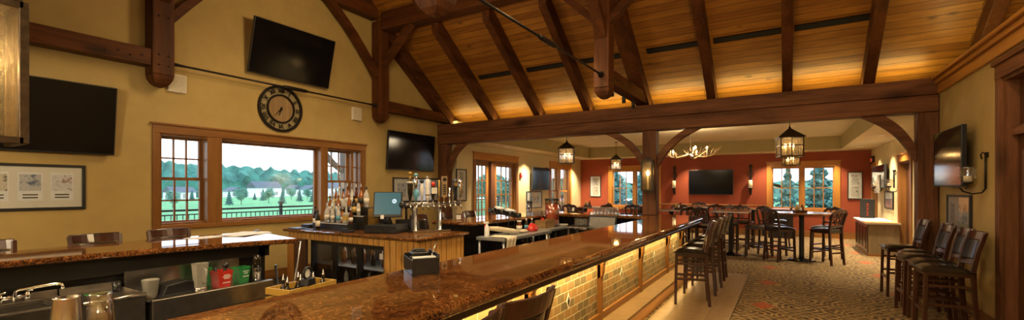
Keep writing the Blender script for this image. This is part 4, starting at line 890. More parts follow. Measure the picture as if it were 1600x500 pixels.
def make_chair(label,loc,rz,group):
    t=thing('pub_chair',label,'pub chair',loc,rz,group)
    for s in(-1,1):
        obj('leg',MB().sweep([(.21,s*.20,0),(.19,s*.19,.70)],.04,.04,(0,1,0)),M['dkz'],t,.004)
        obj('leg',MB().sweep([(-.24,s*.195,0),(-.20,s*.19,.45),(-.195,s*.19,.76),(-.235,s*.205,.95),(-.275,s*.205,1.09)],.04,.036,(0,1,0)),M['dkz'],t,.004)
        obj('stretcher',MB().box(-.22,.20,s*.192-.011,s*.192+.011,.30,.33),M['dkx'],t)
    obj('stretcher',MB().box(.19,.212,-.19,.19,.22,.255),M['dky'],t);obj('stretcher',MB().box(-.228,-.206,-.19,.19,.24,.27),M['dky'],t)
    obj('seat_frame',MB().box(-.195,.21,-.205,.205,.66,.715),M['dkx'],t,.006)
    v=[];f=[];n=8
    for i in range(n+1):
        for j in range(n+1):
            a=-1+2*i/n;b=-1+2*j/n;v.append((.225*a+.01,.225*b,.722+.04*(1-abs(a)**4)*(1-abs(b)**4)))
    for i in range(n):
        for j in range(n): a=i*(n+1)+j;f.append((a,a+n+1,a+n+2,a+1))
    obj('seat',MB().add(v,f,True).box(-.21,.23,-.22,.22,.713,.7225),M['leather'],t)
    pts=[];hh=[]
    for i in range(13):
        q=i/12*2-1;pts.append((-.28-.03*(1-q*q),q*.225,1.10+.035*(1-q*q)-.03*abs(q)**4+.012*math.cos(3*PI*q)));hh.append(.05+.035*(1-abs(q))**1)
    obj('crest_rail',MB().sweep(pts,.024,hh),M['dky'],t,.005)
    obj('lower_rail',MB().box(-.222,-.200,-.19,.19,.80,.835),M['dky'],t)
    mb=MB();zz=lambda k:.835+.25*k/24
    for s in(-1,1):
        mb.sweep([(-.212-.06*(k/24)**1.3,s*(.018+.062*abs(math.sin(PI*1.5*k/24+.2))),zz(k)) for k in range(25)],.016,.022,(1,0,0))
        mb.sweep([(-.214-.06*(k/24)**1.3,-s*.05*math.cos(PI*2*k/24),zz(k)) for k in range(25)],.014,.018,(1,0,0))
    obj('splat',mb,M['dkz'],t)
    return t
CH=None
def chair(x,y,a,label,group):
    global CH
    if CH is None: CH=make_chair(label,(x,y,0),a,group);return CH
    return dup(CH,(x,y,0),a,label,group)
G1='carved back chairs at the round table'
TC=(.30,11.98)
chair(-.12,11.68,math.radians(45),'carved back pub chair at the round table with its back to the bar',G1)
chair(.74,11.72,math.radians(142),'carved back pub chair at the round table on the hutch side, turned outward',G1)
chair(.80,12.62,math.radians(235),'carved back pub chair behind the round table facing the bar',G1)
chair(-.28,12.6,math.radians(-45),'carved back pub chair half hidden on the window side of the round table',G1)
def pub_table(name,label,x,y,shape,r,group=None,top='winx'):
    t=thing(name,label,'table',(x,y,0),0,group)
    if shape=='round': obj('tabletop',MB().lathe([(0,1.03),(r-.03,1.03),(r,1.045),(r,1.06),(r-.012,1.07),(0,1.07)],(0,0,0),40,False),M['tabletop'],t)
    else: obj('tabletop',MB().box(-r,r,-r,r,1.03,1.07),M['tabletop'],t,.008);obj('edge_band',MB().box(-r-.006,r+.006,-r-.006,r+.006,1.036,1.06),M['steeld'],t)
    obj('column',MB().lathe([(.06,.05),(.05,.1),(.05,.96),(.07,1.03)],(0,0,0),16),M['black'],t);obj('plate',MB().lathe([(.02,1.015),(.2,1.02),(.2,1.03)],(0,0,0),16),M['black'],t)
    obj('base',MB().lathe([(.27,.0),(.27,.012),(.23,.025),(.08,.045),(.06,.06)],(0,0,0),28),M['blackgloss'],t)
    return t
M['tabletop']=wood('varnished_table',(.16,.055,.016),(.32,.13,.04),'x',7.,.16)
pub_table('pub_table','round varnished pub table on a black pedestal before the conifer window',TC[0],TC[1],'round',.60)
G2='square pub tables near the red wall'
for x,y,l in((-1.15,12.15,'square pub table with metal edge just past the bar end'),(-.78,14.2,'square pub table close to the red wall under the wall TV side sconce'),(-2.55,12.2,'square pub table behind the timber post'),(-2.3,14.6,'square pub table under the red wall TV'),(-5.1,12.6,'square pub table near the tall window with condiments'),(-3.6,13.2,'square pub table before the two sash red wall window')):
    pub_table('pub_table',l,x,y,'sq',.42,G2)
G3='carved back chairs at the square tables'
for x,y,a,l in((-.60,12.02,PI,'carved back chair seen side on at the square table past the bar end'),(-1.55,11.66,.9,'carved back chair between the bar end and the metal edged table'),(-1.25,12.8,-PI/2,'carved back chair tucked in on the wall side of the metal edged table'),(-2.10,11.5,2.2,'carved back chair just beyond the bar end near the timber post'),(-2.9,11.6,1.2,'carved back chair hidden mostly by the timber post'),
        (-2.55,12.95,-PI/2,'carved back chair facing the bar behind the timber post table'),(-.98,13.55,1.4,'carved back chair with its back to us at the table by the sconce'),(-.15,14.3,PI,'carved back chair beside the table under the sconce'),(-1.5,14.3,0,'carved back chair between the two tables under the wall TV'),(-1.75,13.75,2.0,'carved back chair under the wall TV, turned to the sconce'),
        (-2.4,15.3,-PI/2,'carved back chair backed to the red wall TV'),(-3.55,12.45,PI/2,'carved back chair before the two sash window table'),(-4.3,13.2,0,'carved back chair on the tall window side of the sash window table'),(-4.5,12.2,2.6,'carved back chair at the condiment table, turned to the doors'),(-5.15,11.85,PI/2,'carved back chair with its back to the bar at the condiment table'),(-5.8,12.7,0,'carved back chair by the tall window')):
    chair(x,y,a,l,G3)
for x,y,l in((TC[0]-.03,TC[1],'wooden condiment caddy with yellow and red bottles on the round table'),(-2.35,12.1,'condiment caddy with a yellow bottle behind the timber post'),(-5.0,12.55,'condiment caddy with a yellow bottle near the tall window')):
    t=thing('condiment_caddy',l,'condiment caddy',(x,y,1.071),.3,'condiment caddies on the pub tables')
    obj('tray',MB().box(-.12,.12,-.08,.08,0,.012).box(-.12,.12,-.08,-.072,.012,.05).box(-.12,.12,.072,.08,.012,.05).box(-.12,-.112,-.072,.072,.012,.05).box(.112,.12,-.072,.072,.012,.05),M['dkx'],t)
    obj('mustard_bottle',MB().lathe([(.03,.013),(.03,.13),(.01,.16),(.004,.19)],(-.06,0,0),12),M['labely'],t);obj('ketchup_bottle',MB().lathe([(.03,.013),(.03,.13),(.012,.16),(.012,.18)],(.05,.02,0),12),M['brglass'],t);obj('napkin_block',MB().box(-.02,.02,-.06,.06,.013,.11),M['paper'],t)
t=thing('dark_cabinet','low black cabinet standing behind the square tables at the red wall','cabinet',(-.15,17.3,0));obj('body',MB().box(-.35,.35,-.25,.25,0,.9),M['black'],t,.01);obj('top',MB().box(-.38,.38,-.28,.28,.9,.94),M['winx'],t,.006)
t=thing('wall_shelf','long narrow wooden drink ledge on posts below the red wall TV','shelf',(-2.45,17.6,0));obj('board',MB().box(-1.9,1.9,-.18,.16,1.0,1.04),M['winx'],t,.006)
for x in(-1.8,0,1.8): obj('leg',MB().box(x-.04,x+.04,-.04,.04,0,1.0),M['black'],t)
# hutch
t=thing('sideboard','pale topped wooden sideboard with dark glazed front beside the corridor wall','sideboard',(1.95,14.7,0))
obj('body',MB().box(-.27,.31,-1.1,1.1,.04,.76),M['hutch'] if 'hutch' in M else M['winx'],t,.006);obj('plinth',MB().box(-.28,.31,-1.12,1.12,0,.06),M['winx'],t);obj('top',MB().box(-.33,.32,-1.16,1.16,.76,.80),M['paper'],t,.008)
obj('runner',MB().box(-.335,.30,-1.165,-.55,.785,.803),printed('runner_cloth',(.50,.24,.08),(.35,.10,.03),40.),t)
for k in range(4):
    d=obj('door',MB().box(-.29,-.27,-1.07+.54*k,-1.07+.54*k+.51,.08,.74),M['dkz'],t,.004);obj('pane',MB().box(-.294,-.29,-1.0+.54*k,-1.0+.54*k+.37,.14,.68),M['blackgloss'],d)
    for j in range(3): obj('bar',MB().box(-.298,-.290,-1.0+.54*k+.09*(j+1)-.006,-1.0+.54*k+.09*(j+1)+.006,.14,.68),M['dkz'],d)
t=thing('menu_board','black upright board with a column of small red marks on the sideboard','board',(2.02,16.3,0.002),0)
t.location=(1.90,15.55,.804)
obj('board',MB().box(-.16,.16,-.02,.02,0,.52),M['black'],t,.006);obj('marks',MB().box(-.03,.03,-.023,-.021,.06,.08).box(-.02,.02,-.023,-.021,.11,.15).box(-.03,.03,-.023,-.021,.18,.20).box(-.02,.02,-.023,-.021,.23,.27).box(-.03,.03,-.023,-.021,.30,.32).box(-.02,.02,-.023,-.021,.35,.40),M['redled'],t)
# ================================================================== ON THE WALLS   (wall things: local -Y faces the room)
def tv(label,loc,rz,w,h,tilt=0.,off=.12):
    t=thing('wall_tv',label,'television',loc,rz)
    m=Matrix.Translation((0,-off,0))@Matrix.Rotation(tilt,4,'X')
    b=obj('housing',MB().box(-w/2,w/2,-.02,.03,0,h,m),M['plastic'],t,.006);obj('screen',MB().box(-w/2+.014,w/2-.014,-.0225,-.0205,.02,h-.014,m),M['blackgloss'],t)
    obj('wall_mount',MB().box(-.2,.2,-off*.75,0,h*.35,h*.65),M['black'],t);return t
LW=PI/2      # faces +X
tv('large black wall TV at the near end of the window wall above the framed trio',(XL+.001,1.64,2.05),LW,1.56,.90,.12,.09)
tv('black TV tilted down high on the wall above the round clock',(XL+.001,4.98,3.585),LW,1.57,.93,.24,.07)
tv('black wall TV between the window and the beer tower',(XL+.001,8.09,2.045),LW,1.58,.90,.07,.07)
a,b=onX(824,278,XLB),onX(851,278,XLB)
tv('wall TV on the pale wall between french doors and tall window',(XLB+.001,(a.y+b.y)/2+.05,onX(838,297,XLB).z),LW,b.y-a.y,(onX(838,262,XLB).z-onX(838,297,XLB).z),.03,.14)
a,b=onY(1077,285,YR),onY(1146,285,YR)
tv('black wall TV centred on the red wall between two iron sconces',((a.x+b.x)/2,YR-.001,1.39),0,b.x-a.x,.90,.03,.08)
tv('wall TV mounted edge-on by the doorway post above framed prints',(XR-.001,8.15,1.63),-PI/2,1.21,.76,.0,.13)
a,b=onX(1391,270,XRB),onX(1371,270,XRB)
tv('wall TV above the sideboard showing its brown reflected edge',(XRB-.001,(a.y+b.y)/2,1.62),-PI/2,b.y-a.y,.62,.0,.10)
t=thing('paper_poster','buff printed paper sheet hung over the lower half of the sideboard TV','poster',(XRB-.14,(a.y+b.y)/2+.02,1.50),-PI/2);obj('sheet',MB().box(-.40,.40,-.004,0,0,.46),M['pr2'],t)
obj('border',MB().box(-.41,.41,.001,.004,-.01,.47),M['label'],t)
def picture(label,loc,rz,w,h,prints,fr=.035,fm='black'):
    t=thing('framed_picture',label,'picture',loc,rz)
    obj('frame',MB().box(-w/2,w/2,-.03,0,0,fr).box(-w/2,w/2,-.03,0,h-fr,h).box(-w/2,-w/2+fr,-.03,0,fr,h-fr).box(w/2-fr,w/2,-.03,0,fr,h-fr),M[fm],t,.004)
    obj('mat_board',MB().box(-w/2+fr,w/2-fr,-.015,-.002,fr,h-fr),M['mat'],t)
    for q,(x0,x1,z0,z1,m) in enumerate(prints):
        if z1-z0<.02: x0,x1=x0+.04,x1-.04
        elif m!='paper': x0,x1=x0+.012,x1-.012
        obj('print',MB().box(x0,x1,-.0165-(.0006 if m!='paper' else 0),-.0152,z0,z1),M[m],t)
    obj('glazing',MB().box(-w/2+fr,w/2-fr,-.021,-.019,fr,h-fr),M['cglass'] if False else M['glass'],t);return t
P3=lambda w,h,k,ms:[(-w/2+w*(i+.5)/k-.11*w/ k*3.2/1.0*.5 ,-w/2+w*(i+.5)/k+.11*w/k*3.2*.5,h*.24,h*.78,ms[i%len(ms)]) for i in range(k)]
picture('long black framed trio of small prints under the big wall TV',(XL+.001,1.42,1.335),LW,1.46,.57,[(onX(a,290,XL).y-1.42,onX(b,290,XL).y-1.42,z0,z1,m) for a,b,k in((-22,13,'pr2'),(27,66,'pr1'),(78,114,'pr3')) for z0,z1,m in((.12,.465,'paper'),(.24,.44,k),(.15,.165,'black'),(.185,.20,'black'))],.035)
p0=onX(612,277,XL)
picture('framed pair of prints behind the till below the wall TV',(XL+.001,8.35,1.27),LW,1.6,.60,[(-.66,-.36,.14,.46,'pr1'),(-.16,.14,.14,.46,'pr2'),(.34,.64,.14,.46,'pr2')],.035)
a,b=onX(712,290,-7.75),onX(728,290,-7.75)
a,b=onX(712,290,XLB),onX(728,290,XLB)
picture('tall narrow framed pair of prints beside the french doors',(XLB+.001,(a.y+b.y)/2,1.27),LW,b.y-a.y,.86,[(-.10,.10,.10,.40,'pr2'),(-.10,.10,.46,.78,'pr2')],.03)
a,b=onX(822,315,XLB),onX(846,315,XLB)
picture('wide framed set of three pale prints under the rear wall TV',(XLB+.001,(a.y+b.y)/2,.93),LW,b.y-a.y,.58,[(-.33,-.13,.16,.42,'pr1'),(-.10,.10,.16,.42,'pr1'),(.13,.33,.16,.42,'pr1')],.03)
for (u0,u1),l in(((922,939),'narrow framed advert pair on the red wall by the tall window corner'),((1324,1348),'tall framed advert pair on the red wall above the sideboard')):
    a,b=onY(u0,290,YR),onY(u1,290,YR);w=b.x-a.x
    picture(l,((a.x+b.x)/2,YR-.001,1.27),0,w,.87,[(-w*.28,w*.28,.08,.40,'pr2'),(-w*.28,w*.28,.46,.78,'pr2')],.025)
picture('framed collage of prints below the edge-on wall TV',(XR-.001,8.22,1.0),-PI/2,.95,.52,[(-.34,-.14,.14,.40,'pr1'),(-.10,.10,.14,.40,'pr3'),(.14,.34,.14,.40,'pr1')],.03)
a,b=onX(1397,315,XRB),onX(1384,315,XRB)
picture('small blue print in a dark frame above the sideboard end',(XRB-.001,(a.y+b.y)/2,1.08),-PI/2,b.y-a.y,.46,[(-.22,.22,.1,.36,'pr1')],.03)
# clock
t=thing('wall_clock','round dark iron clock with roman numerals and plank centre','clock',(XL+.001,4.82,3.05),LW)
def disc(r0,r1,y0,y1,n=40):
    m=MB();v=[];f=[]
    for i in range(n):
        c,s=math.cos(2*PI*i/n),math.sin(2*PI*i/n)
        v+=[(r0*c,y0,r0*s),(r1*c,y0,r1*s),(r1*c,y1,r1*s),(r0*c,y1,r0*s)]
    for i in range(n):
        for j in range(4):
            k=(j+1)%4;q=(i+1)%n;f.append((4*i+j,4*i+k,4*q+k,4*q+j))
    return m.add(v,f)
obj('rim',disc(.375,.42,-.04,0),M['iron'],t,.004);obj('inner_ring',disc(.235,.262,-.04,0),M['iron'],t)
obj('plank_face',MB().lathe([(0,0),(.24,0)],(0,0,0),32,True,0,Matrix.Translation((0,-.012,0))@Matrix.Rotation(PI/2,4,'X')),M['clockwood'],t)
obj('dial_back',MB().lathe([(0,0),(.38,0)],(0,0,0),40,True,0,Matrix.Translation((0,-.004,0))@Matrix.Rotation(PI/2,4,'X')),M['olive'],t)
for i,nm in enumerate('XII I II III IIII V VI VII VIII IX X XI'.split()):
    a=2*PI*i/12;o=text('numeral',nm,.105,M['iron'],t,(.318*math.sin(a),-.03,.318*math.cos(a)),(PI/2,0,0),.008)
    o.rotation_euler=(PI/2,a,0)
for a,L,w in((math.radians(222),.20,.012),(math.radians(196),.145,.016)):
    obj('hand',MB().prism([(-w*math.cos(a)-.03*math.sin(a),w*math.sin(a)-.03*math.cos(a)),(w*math.cos(a)-.03*math.sin(a),-w*math.sin(a)-.03*math.cos(a)),(L*math.sin(a),L*math.cos(a))],'y',-.034,-.028),M['iron'],t)
obj('hub',MB().lathe([(.018,0),(.018,.01)],(0,0,0),12,True,0,Matrix.Translation((0,-.036,0))@Matrix.Rotation(PI/2,4,'X')),M['iron'],t)
grille=NT('speaker_grille');_v=grille.n('ShaderNodeTexVoronoi',Scale=90.);grille.set(_v.inputs['Vector'],grille.coord());M['grille']=grille.pbr(grille.ramp(_v.outputs['Distance'],[(.2,(.42,.36,.25)),(.5,(.62,.56,.42))]),.6)
for u,v,l in((275.5,131,'square cream wall speaker beside the hanging post and tie rod end'),(556,178.5,'square cream wall speaker by the second hanging post')):
    p=onX(u,v,XL);t=thing('wall_speaker',l,'speaker',(XL+.001,p.y,p.z-.135),LW);obj('cabinet',MB().box(-.12,.12,-.05,0,0,.27),M['white'],t,.008);obj('grille',MB().box(-.108,.108,-.054,-.05,.012,.258),M['grille'],t)
p=onX(813,274,XLB);t=thing('fire_alarm','small red fire alarm strobe between the french doors and the TV','alarm',(XLB+.001,p.y,p.z-.09),LW);obj('box',MB().box(-.06,.06,-.05,0,0,.18),M['redp'],t,.006);obj('strobe',MB().box(-.03,.03,-.065,-.05,.1,.15),M['white'],t,.006)
p=onX(849,265,XLB);t=thing('security_camera','small black camera on a bracket above the rear wall TV','camera',(XLB+.001,p.y,p.z),LW);obj('arm',MB().tube([(0,0,0),(0,-.12,.02)],.014,8),M['black'],t);obj('body',MB().tube([(-.08,-.14,.03),(.08,-.16,.0)],.045,10),M['black'],t)
p=onX(1365,250,XRB);t=thing('exit_sign','small red lit exit sign above the corner door','exit sign',(XRB-.001,min(p.y,17.4),p.z-.13),-PI/2);obj('box',MB().box(-.2,.2,-.06,0,0,.24),M['black'],t,.006)
text('letters','EXIT',.15,M['redled'],t,(0,-.063,.12),(PI/2,0,0),.001)
p=onX(1396,270,XRB);t=thing('wall_thermometer','thin dark rod hung on the wall beside the corridor door','rod',(XRB-.001,p.y-.25,1.62),-PI/2);obj('rod',MB().tube([(0,-.03,0),(0,-.03,.42)],.018,8),M['iron'],t);obj('hook',MB().box(-.05,.05,-.05,0,.40,.44),M['iron'],t)
# sconces
def iron_sconce(label,x):
    t=thing('candle_sconce',label,'sconce',(x,YR-.001,1.40),0)
    obj('back_bar',MB().box(-.035,.035,-.02,0,0,1.06),M['iron'],t,.004)
    obj('scroll',MB().tube([(.09*math.cos(a*PI/10),-.03,.72+.13*math.sin(a*PI/10)) for a in range(21)],.010,6).tube([(.06*math.cos(a*PI/8),-.04,.98+.05*math.sin(a*PI/8)) for a in range(-2,14)],.009,6),M['iron'],t)
    obj('holder',MB().lathe([(.03,-.14),(.05,-.08),(.04,-.03),(.085,0),(.085,.012)],(0,-.12,.22),14),M['iron'],t)
    obj('candle',MB().lathe([(.065,.012),(.065,.28),(.05,.285),(0,.275)],(0,-.12,.22),16),M['candle'],t);obj('arm',MB().tube([(0,-.01,.1),(0,-.12,.12)],.014,8),M['iron'],t)
iron_sconce('tall iron sconce with a pale candle on the red wall beside the post',-3.62);iron_sconce('tall iron sconce with a pale candle on the red wall between TV and window',-1.06)
def hurricane(label,y,x,z,rz):
    t=thing('hurricane_sconce',label,'sconce',(x,y,z),rz)
    obj('stem',MB().tube([(0,-.02,.0),(0,-.02,.40)],.010,8),M['iron'],t);obj('hook',MB().tube([(0,-.02,.40),(0,-.045,.42),(0,-.06,.39),(0,-.05,.34)],.008,6).box(-.025,.025,-.02,0,.36,.42),M['iron'],t)
    obj('scroll',MB().tube([(0,-.02,.0),(0,-.05,-.045),(0,-.13,-.06),(0,-.21,-.03),(0,-.24,.02),(0,-.21,.055),(0,-.17,.045),(0,-.165,.015),(0,-.19,.005)],.009,8),M['iron'],t)
    obj('cup',MB().lathe([(.02,.05),(.045,.065),(.045,.08)],(0,-.17,0),14),M['iron'],t)
    obj('glass',MB().lathe([(.04,.08),(.07,.11),(.078,.16),(.065,.20),(.07,.235),(.085,.25)],(0,-.17,0),18),M['cglass'],t);obj('candle',MB().lathe([(.035,.08),(.035,.15),(0,.152)],(0,-.17,0),14),M['candle'],t);return t
hurricane('iron scroll sconce with clear hurricane glass by the tall dark door',7.25,XR-.001,1.60,-PI/2)
for u,l in((1368,'candle sconce on the corner side of the poster covered TV'),(1391.5,'candle sconce on the passage side of the poster covered TV')):
    p=onX(u,285,XRB-.15);hurricane(l,min(p.y,16.2),XRB-.001,1.58,-PI/2)
# ------------------------------------------------------------------ lanterns
def lantern(label,x,y,z0,w,hh,top,rz,group=None):
    t=thing('pendant_lantern',label,'pendant light',(x,y,z0),rz,group);a=w/2
    fr=MB()
    for sx in(-1,1):
        for sy in(-1,1): fr.box(sx*a-.012,sx*a+.012,sy*a-.012,sy*a+.012,0,hh)
    for z in(0,hh*.55,hh-.02):
        for s in(-1,1): fr.box(-a,a,s*a-.009,s*a+.009,z,z+.018).box(s*a-.009,s*a+.009,-a,a,z,z+.018)
    for s in(-1,1): fr.box(-.006,.006,s*a-.006,s*a+.006,0,hh).box(s*a-.006,s*a+.006,-.006,.006,0,hh)
    obj('frame',fr,M['bronze'],t)
    obj('roof',MB().lathe([(a*1.42*1.22,hh-.01),(a*1.42*1.22,hh),(a*1.42*.55,hh+w*.28),(.03,hh+w*.48),(.012,hh+w*.62)],(0,0,0),4,False,PI/4),M['bronze'],t)
    g=MB()
    for s in(-1,1): g.box(-a+.01,a-.01,s*a-.002,s*a+.002,.015,hh-.02).box(s*a-.002,s*a+.002,-a+.01,a-.01,.015,hh-.02)
    obj('glass',g,M['seedy'],t);obj('stem',MB().tube([(0,0,hh+w*.5),(0,0,top-z0-.015)],.007,6).lathe([(.05,top-z0-.02),(.06,top-z0)],(0,0,0),12),M['bronze'],t)
    k=obj('candle_cluster',MB().lathe([(.06,0),(.06,.02),(.015,.03)],(0,0,.03),10),M['bronze'],t)
    for i in range(3):
        q=2*PI*i/3+.4;cx,cy=.075*math.cos(q),.075*math.sin(q)
        obj('candle_sleeve',MB().tube([(cx,cy,.05),(cx,cy,hh*.52)],.012,8),M['candle'],t);obj('bulb',MB().lathe([(.008,0),(.017,.02),(.012,.045),(0,.065)],(cx,cy,hh*.52),10),M['bulb'],t)
    return t
lantern('square bronze lantern hanging near the french door corner of the tray ceiling',-4.5,9.95,2.20,.34,.36,3.22,.35)
lantern('square bronze lantern hanging before the two sash red wall window',-5.05,15.3,2.26,.34,.36,3.22,.3)
lantern('large looking square bronze lantern above the round table',.06,9.95,2.20,.36,.36,3.22,.2)
lantern('square bronze lantern seen below the one over the round table',.12,15.2,2.26,.36,.36,3.22,.2)
def box_lantern(label,x,y,z,rz,w=.25,hh=.62,d=.2):
    t=thing('wall_lantern',label,'wall lantern',(x,y,z),rz);a=w/2;fr=MB()
    for sx in(-1,1):
        for yy in(-d-.02,-.03): fr.box(sx*a-.016 if sx<0 else a-.016,sx*a+.016,yy-.014,yy+.014,0,hh)
    for zz in(0,hh-.03): fr.box(-a,a,-d-.034,-d-.006,zz,zz+.03).box(-a-.016,-a+.016,-d-.02,-.03,zz,zz+.03).box(a-.016,a+.016,-d-.02,-.03,zz,zz+.03)
    fr.box(-a,a,-d-.02,-.03,hh-.005,hh+.012)
    obj('frame',fr,M['bronze'],t,.003);obj('back_plate',MB().box(-a*.8,a*.8,-.03,0,-.04,hh+.06),M['bronze'],t,.004)
    obj('glass',MB().box(-a+.016,a-.016,-d-.022,-d-.018,.03,hh-.03).box(-a-.002,-a+.002,-d-.006,-.044,.03,hh-.03).box(a-.002,a+.002,-d-.006,-.044,.03,hh-.03),M['seedy'],t)
    obj('ring_hook',MB().tube([(.03*math.cos(q*PI/8),-d/2,hh+.04+.03*math.sin(q*PI/8)) for q in range(17)],.007,6),M['bronze'],t)
    obj('candle_sleeve',MB().tube([(0,-d/2-.01,.03),(0,-d/2-.01,hh*.5)],.018,10),M['candle'],t);obj('bulb',MB().lathe([(.012,0),(.03,.03),(.034,.05),(.02,.085),(0,.11)],(0,-d/2-.01,hh*.5),14),M['bulb'],t);return t
box_lantern('bronze seeded glass lantern lit on the face of the bar end post',-2.34,9.128,1.56,0,.20,.60,.14)
box_lantern('big seeded glass lantern with glowing bulb hanging close to us by the wall TV',-3.17,.44,1.80,PI/2,.30,.63,.24)
t=thing('timber_post','timber post just out of view carrying the big seeded glass lantern','post',(-3.31,.42,0));obj('shaft',MB().box(-.135,.135,-.13,.13,1.077,2.815),M['hdrz'],t,.012)
# antler chandelier
t=thing('antler_chandelier','antler chandelier with a ring of bare candle bulbs under the tray ceiling','chandelier',(-2.15,12.6,2.50))
obj('hub',MB().lathe([(.02,-.05),(.06,0),(.03,.1),(.012,.16),(.01,.68),(.06,.70),(.06,.72)],(0,0,0),12),M['bronze'],t)
rr=random.Random(3)
for k in range(7):
    a=2*PI*k/7+.2;c,s=math.cos(a),math.sin(a);pts=[];rad=[]
    for i in range(9):
        q=i/8;r=.05+.68*q;sw=.18*math.sin(PI*q)*(1 if k%2 else -1);pts.append((r*c-sw*s,r*s+sw*c,-.10*math.sin(PI*q)+.18*q**3+rr.uniform(-.01,.01)));rad.append(.022*(1-.75*q)+.004)
    an=obj('antler',MB().tube(pts,rad,7),M['bone'],t)
    for i,L in((3,.20),(5,.22),(6,.16)):
        p=Vector(pts[i]);obj('tine',MB().tube([p,p+Vector((.03*c-.05*s,.03*s+.05*c,L*.6)),p+Vector((.10*c-.03*s,.10*s+.03*c,L))],[.013,.009,.003],6),M['bone'],an)
    p=Vector(pts[5]) if k%2 else Vector(pts[4]);up=.03 if k%3 else .10
    cs=obj('candle_sleeve',MB().tube([p,p+Vector((0,0,.09+up))],.013,8),M['candle'],t);obj('bulb',MB().lathe([(.010,0),(.026,.025),(.018,.055),(0,.08)],tuple(p+Vector((0,0,.09+up))),10),M['bulb'],cs)
# ================================================================== OUTSIDE
o=struct('ground_lawn',MB().add([(-14,-40,-.35),(-14,60,-.35),(-60,90,-.8),(-60,-70,-.8),(-420,300,-4.),(-420,-200,-4.)],[(0,1,2,3),(3,2,4,5)]),M['grass'])
struct('ground_patio',MB().box(-14,-8.11,-40,60,-.45,-.12),M['patio'])
struct('ground_rear',MB().box(-14,30,18.2,120,-.5,-.35),M['grass'])
def ridge(name,pts,mat,zb_,amp,sd):
    r=random.Random(sd);top=[];n=160
    for i in range(n+1):
        q=i/n*(len(pts)-1);k=min(int(q),len(pts)-2);p=Vector(pts[k]).lerp(Vector(pts[k+1]),q-k);top.append(p+Vector((0,0,amp*(math.sin(i*1.7+sd)*.4+r.uniform(-.6,.6)))))
    v=[];f=[]
    for i,p in enumerate(top):
        v+=[(p.x,p.y,zb_),(p.x-.0,p.y,p.z*.6+r.uniform(-1,1)*amp),(p.x-6,p.y,p.z)]
        if i:
            for j in range(2): f.append((3*i+j-3,3*i+j-2,3*i+j+1,3*i+j))
    return struct(name,MB().add(v,f),mat)
ridge('hill_far',[(-330,-120,19),(-330,60,21),(-330,190,17),(-330,330,14)],M['hill'],-4,2.2,3)
ridge('hill_rear',[(-260,210,7),(-90,250,5),(90,250,5)],M['hill'],-4,1.8,8)
ridge('hill_near',[(-230,-80,9),(-230,80,11),(-230,170,8),(-230,260,9)],M['hill'],-4,1.8,5)
def house(label,x,y,w,d,h,rh,rz=0):
    t=thing('house',label,'house',(x,y,-2.4),rz)
    obj('wall',MB().box(-d/2,d/2,-w/2,w/2,0,h),M['siding'],t)
    obj('roof',MB().prism([(-w/2-.5,h-.1),(w/2+.5,h-.1),(0,h+rh)],'x',-d/2-.4,d/2+.4) if rz>=0 else MB().prism([(-d/2-.5,h-.1),(d/2+.5,h-.1),(0,h+rh)],'y',-w/2-.4,w/2+.4),M['shingle'],t)
    for k in range(3): obj('window',MB().box(d/2,d/2+.05,-w/2+w*(.2+.3*k)-.5,-w/2+w*(.2+.3*k)+.5,h*.3,h*.3+1.5),M['steeld'],t)
for u0,u1,vt,X,l,rz in((385,440,283,-190,'large pale house with grey roof straight beyond the picture window',-.001),(350,380,293,-205,'low pale house seen at the casement side of the picture window',0),(255,305,293,-170,'white house behind the sash window panes',-.001),(448,470,289,-215,'white gabled house beside the large grey roofed one',0),(470,498,289,-200,'white house at the porch brace side of the picture window',0),(500,548,285,-180,'pale house beyond the bottles',-.001)):
    a,b=onX(u0,300,X),onX(u1,300,X);zt=onX(u0,vt,X).z;w=abs(b.y-a.y);house(l,X,(a.y+b.y)/2,w*.72,7,max(3.0,(zt+2.4)*.62),(zt+2.4)*.38,rz)
def foliage(n,fn,size,sd):
    r=random.Random(sd);v=[];f=[]
    for i in range(n):
        p=Vector(fn(r));a=Vector((r.gauss(0,1),r.gauss(0,1),r.gauss(0,1))).normalized();b=a.cross(Vector((r.gauss(0,1),r.gauss(0,1),r.gauss(0,1)))).normalized();s=size*r.uniform(.5,1.3)
        k=len(v);v+=[p+a*s,p+b*s*.6,p-a*s,p-b*s*.6];f.append((k,k+1,k+2,k+3))
    return MB().add(v,f)
def conif(r):
    z=r.random()**1.3;a=r.uniform(0,2*PI);q=(1-z)**.9*(.75+.25*math.sin(z*40))*math.sqrt(r.uniform(.35,1));return(.30*q*math.cos(a),.30*q*math.sin(a),.06+.94*z)
def decid(r):
    k=r.randrange(7);c=[(0,0,.65),(.2,.1,.55),(-.2,.05,.55),(.05,-.2,.6),(.0,.2,.75),(-.1,-.1,.8),(.12,.0,.42)][k];a=r.uniform(0,2*PI);u=r.uniform(-1,1);q=.21*r.random()**.4;s=math.sqrt(1-u*u);return(c[0]+q*s*math.cos(a),c[1]+q*s*math.sin(a),c[2]+q*u)
TR={}
def tree(kind,x,y,z,h,label,group):
    k=kind
    if k not in TR:
        t=thing('tree',label,'tree',(x,y,z),0,group);obj('crown',foliage(4500 if kind=='conifer' else 4200,conif if kind=='conifer' else decid,.028,11 if kind=='conifer' else 12),M['leaf' if kind=='conifer' else 'leaf2'],t)
        obj('trunk',MB().tube([(0,0,0),(.005,0,.3),(0,.005,.7)],[.022,.016,.006],7),M['bark'],t);TR[k]=t
    else: t=dup(TR[k],(x,y,z),R.uniform(0,6),label,group)
    t.scale=(h,h,h)
GT='trees between the lawn and the houses'
